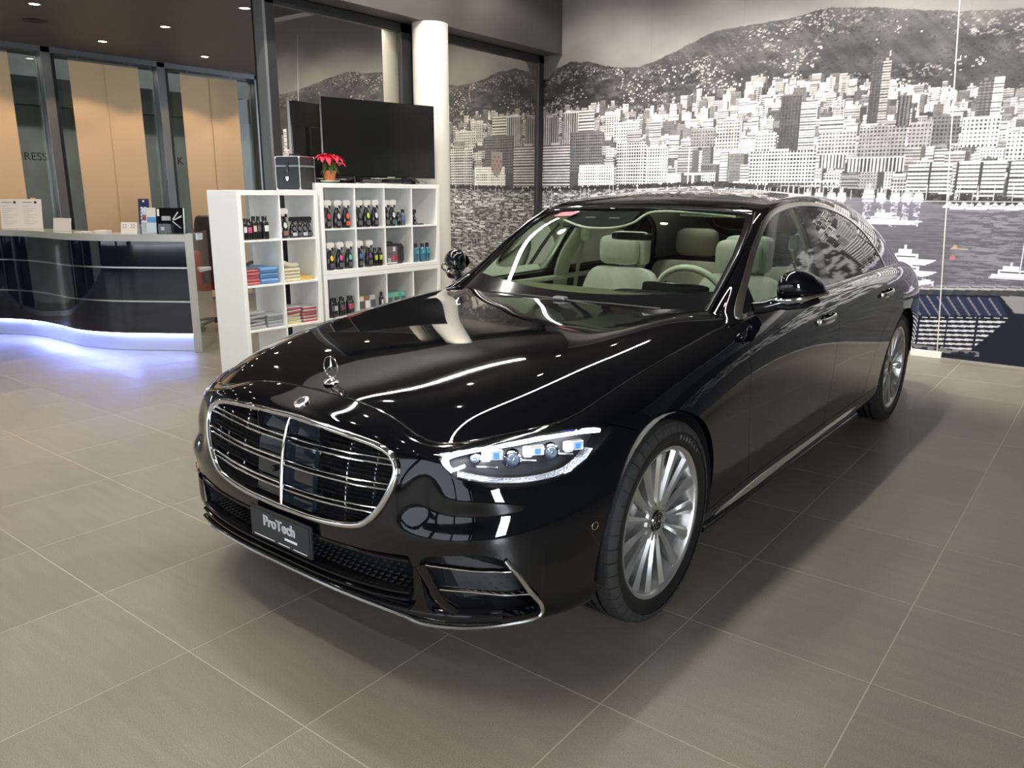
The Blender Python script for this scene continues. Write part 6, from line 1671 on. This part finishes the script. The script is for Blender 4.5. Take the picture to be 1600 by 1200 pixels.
for i, (x, y) in enumerate(((-5.735, 2.470), (-5.675, 2.515))):
    o = standcard('white_leaflet', .075, .105, PAPER, .006, .25)
    for r in range(2):
        for c in range(2): MB().box((-.018 + .022 * c, -.0012, .05 + .022 * r), (-.008 + .022 * c, 0, .064 + .022 * r)).xf(Matrix.Rotation(-.25, 4, 'X')).build('printed_patch', INK, o)
    onct(o, x, y, face - .4, 'small white leaning leaflet in front of the navy card, %s one' % ('left' if i == 0 else 'right'), 'leaflet', 'small white leaflets')
def brochure(w, h, patches, base, clear=True):
    r_ = standcard('brochure', w, h, base, .012, .14)
    for (x0, x1, z0, z1, m_) in patches: MB().box((x0, -.0016, z0), (x1, 0, z1)).xf(Matrix.Rotation(-.14, 4, 'X')).build('printed_patch', m_, r_)
    return r_
skyb = mat('brochure_blue', (.10, .32, .62), .35); pale = mat('brochure_pale', (.62, .72, .78), .35)
o = brochure(.115, .235, [(-.05, .05, .10, .15, skyb), (-.05, .05, .01, .08, pale)], PAPER); onct(o, -5.545, 2.640, face - .4, 'pale brochure with blue lake picture in the holder', 'brochure', 'brochures in the holders')
o = brochure(.08, .235, [(-.035, .035, .12, .17, lab('red')), (-.035, .035, .01, .10, lab('grey'))], pale); onct(o, -5.610, 2.612, face - .4, 'grey brochure with red square half behind the blue one', 'brochure', 'brochures in the holders')
o = brochure(.14, .235, [(-.06, -.04, .16, .225, lab('white')), (-.02, .06, .12, .16, lab('grey')), (-.03, .0, .03, .06, lab('silver'))], BLKGLOSS); onct(o, -5.455, 2.700, face - .4, 'black brochure with silver car wheel print, second from the right', 'brochure', 'brochures in the holders')
o = brochure(.125, .235, [], BLKGLOSS)
for pts in ([(-.05, .13), (.0, .20), (.01, .195), (-.035, .13)], [(-.045, .125), (.04, .17), (.035, .15), (-.035, .12)], [(-.045, .118), (.035, .05), (.02, .05), (-.05, .11)]): MB().prism(pts, -.0018, 0, 'xz').xf(Matrix.Rotation(-.14, 4, 'X')).build('printed_patch', lab('silver'), o)
MB().box((.052, -.002, 0), (.062, 0, .235)).xf(Matrix.Rotation(-.14, 4, 'X')).build('printed_patch', lab('white'), o)
onct(o, -5.350, 2.775, face - .4, 'black brochure with silver arrow shapes, the rightmost one', 'brochure', 'brochures in the holders')
CLR = glassmat('clear_acrylic', (.93, .95, .95))
for i, (x, y, w) in enumerate(((-5.565, 2.610, .165), (-5.395, 2.752, .24))):
    o = empty('brochure_holder'); MB().box((-w / 2, -.030, 0), (w / 2, -.027, .09)).build('front_pocket', CLR, o); MB().box((-w / 2, .05, 0), (w / 2, .053, .20)).build('back_plate', CLR, o); MB().box((-w / 2, -.030, 0), (w / 2, .053, .003)).build('base', CLR, o)
    onct(o, x, y, face - .4, 'clear brochure holder, the %s one on the counter' % ('narrow' if i == 0 else 'wide'), 'brochure holder', 'clear brochure holders')
# office chair behind the counter
o = empty('office_chair', (-6.10, 3.72, 0), math.radians(200))
BLTH = noisy(mat('black_chair_leather', (.022, .018, .018), .4), 30, .8, 1.2, .2); REDF = noisy(mat('red_chair_fabric', (.45, .015, .015), .7), 60, .9, 1.1)
def lk(ob): ob.parent = o; return ob
lk(sbox('backrest', (-.26, .14, .52), (.26, .26, 1.22), BLTH, .055, par=o, shape=lambda c, hx, hy, hz: Vector((c.x * (1 - .25 * max(0, c.z / hz) ** 2), c.y + .10 * (c.z / hz) ** 2 * .4 - .06 * (abs(c.x) / hx) ** 2, c.z))))
for zz in (.70, .84, .98, 1.10): MB().tube([(-.22, .125, zz), (0, .118, zz - .01), (.22, .125, zz)], .012, 6).build('quilt_roll', BLTH, o, smooth=True)
for s in (-1, 1): sbox('side_bolster', (s * .25 - .05, .08, .48), (s * .25 + .05, .24, .86), REDF, .035, par=o)
sbox('seat_cushion', (-.27, -.28, .42), (.27, .22, .54), REDF, .05, par=o)
for s in (-1, 1):
    MB().tube(smoothline([(s * .30, .12, .46), (s * .33, .10, .70), (s * .33, -.18, .71), (s * .30, -.20, .60)], 4), .018, 8).build('armrest', BLKMATT, o, smooth=True)
MB().lathe([(.028, .10), (.028, .42)], 14).build('gas_lift', CHROME, o, smooth=True)
for k in range(5):
    a = 2 * PI * k / 5; MB().tube([(0, 0, .11), (.29 * math.cos(a), .29 * math.sin(a), .075)], 0, 6, flat=(.016, .026)).build('base_arm', BLKMATT, o)
    MB().lathe([(.001, -.022), (.030, -.022), (.032, 0), (.030, .022), (.001, .022)], 14, (.30 * math.cos(a), .30 * math.sin(a), .032), 'y').build('castor', BLKMATT, o, smooth=True)
tag(o, 'black and red quilted office chair behind the counter end', 'office chair')
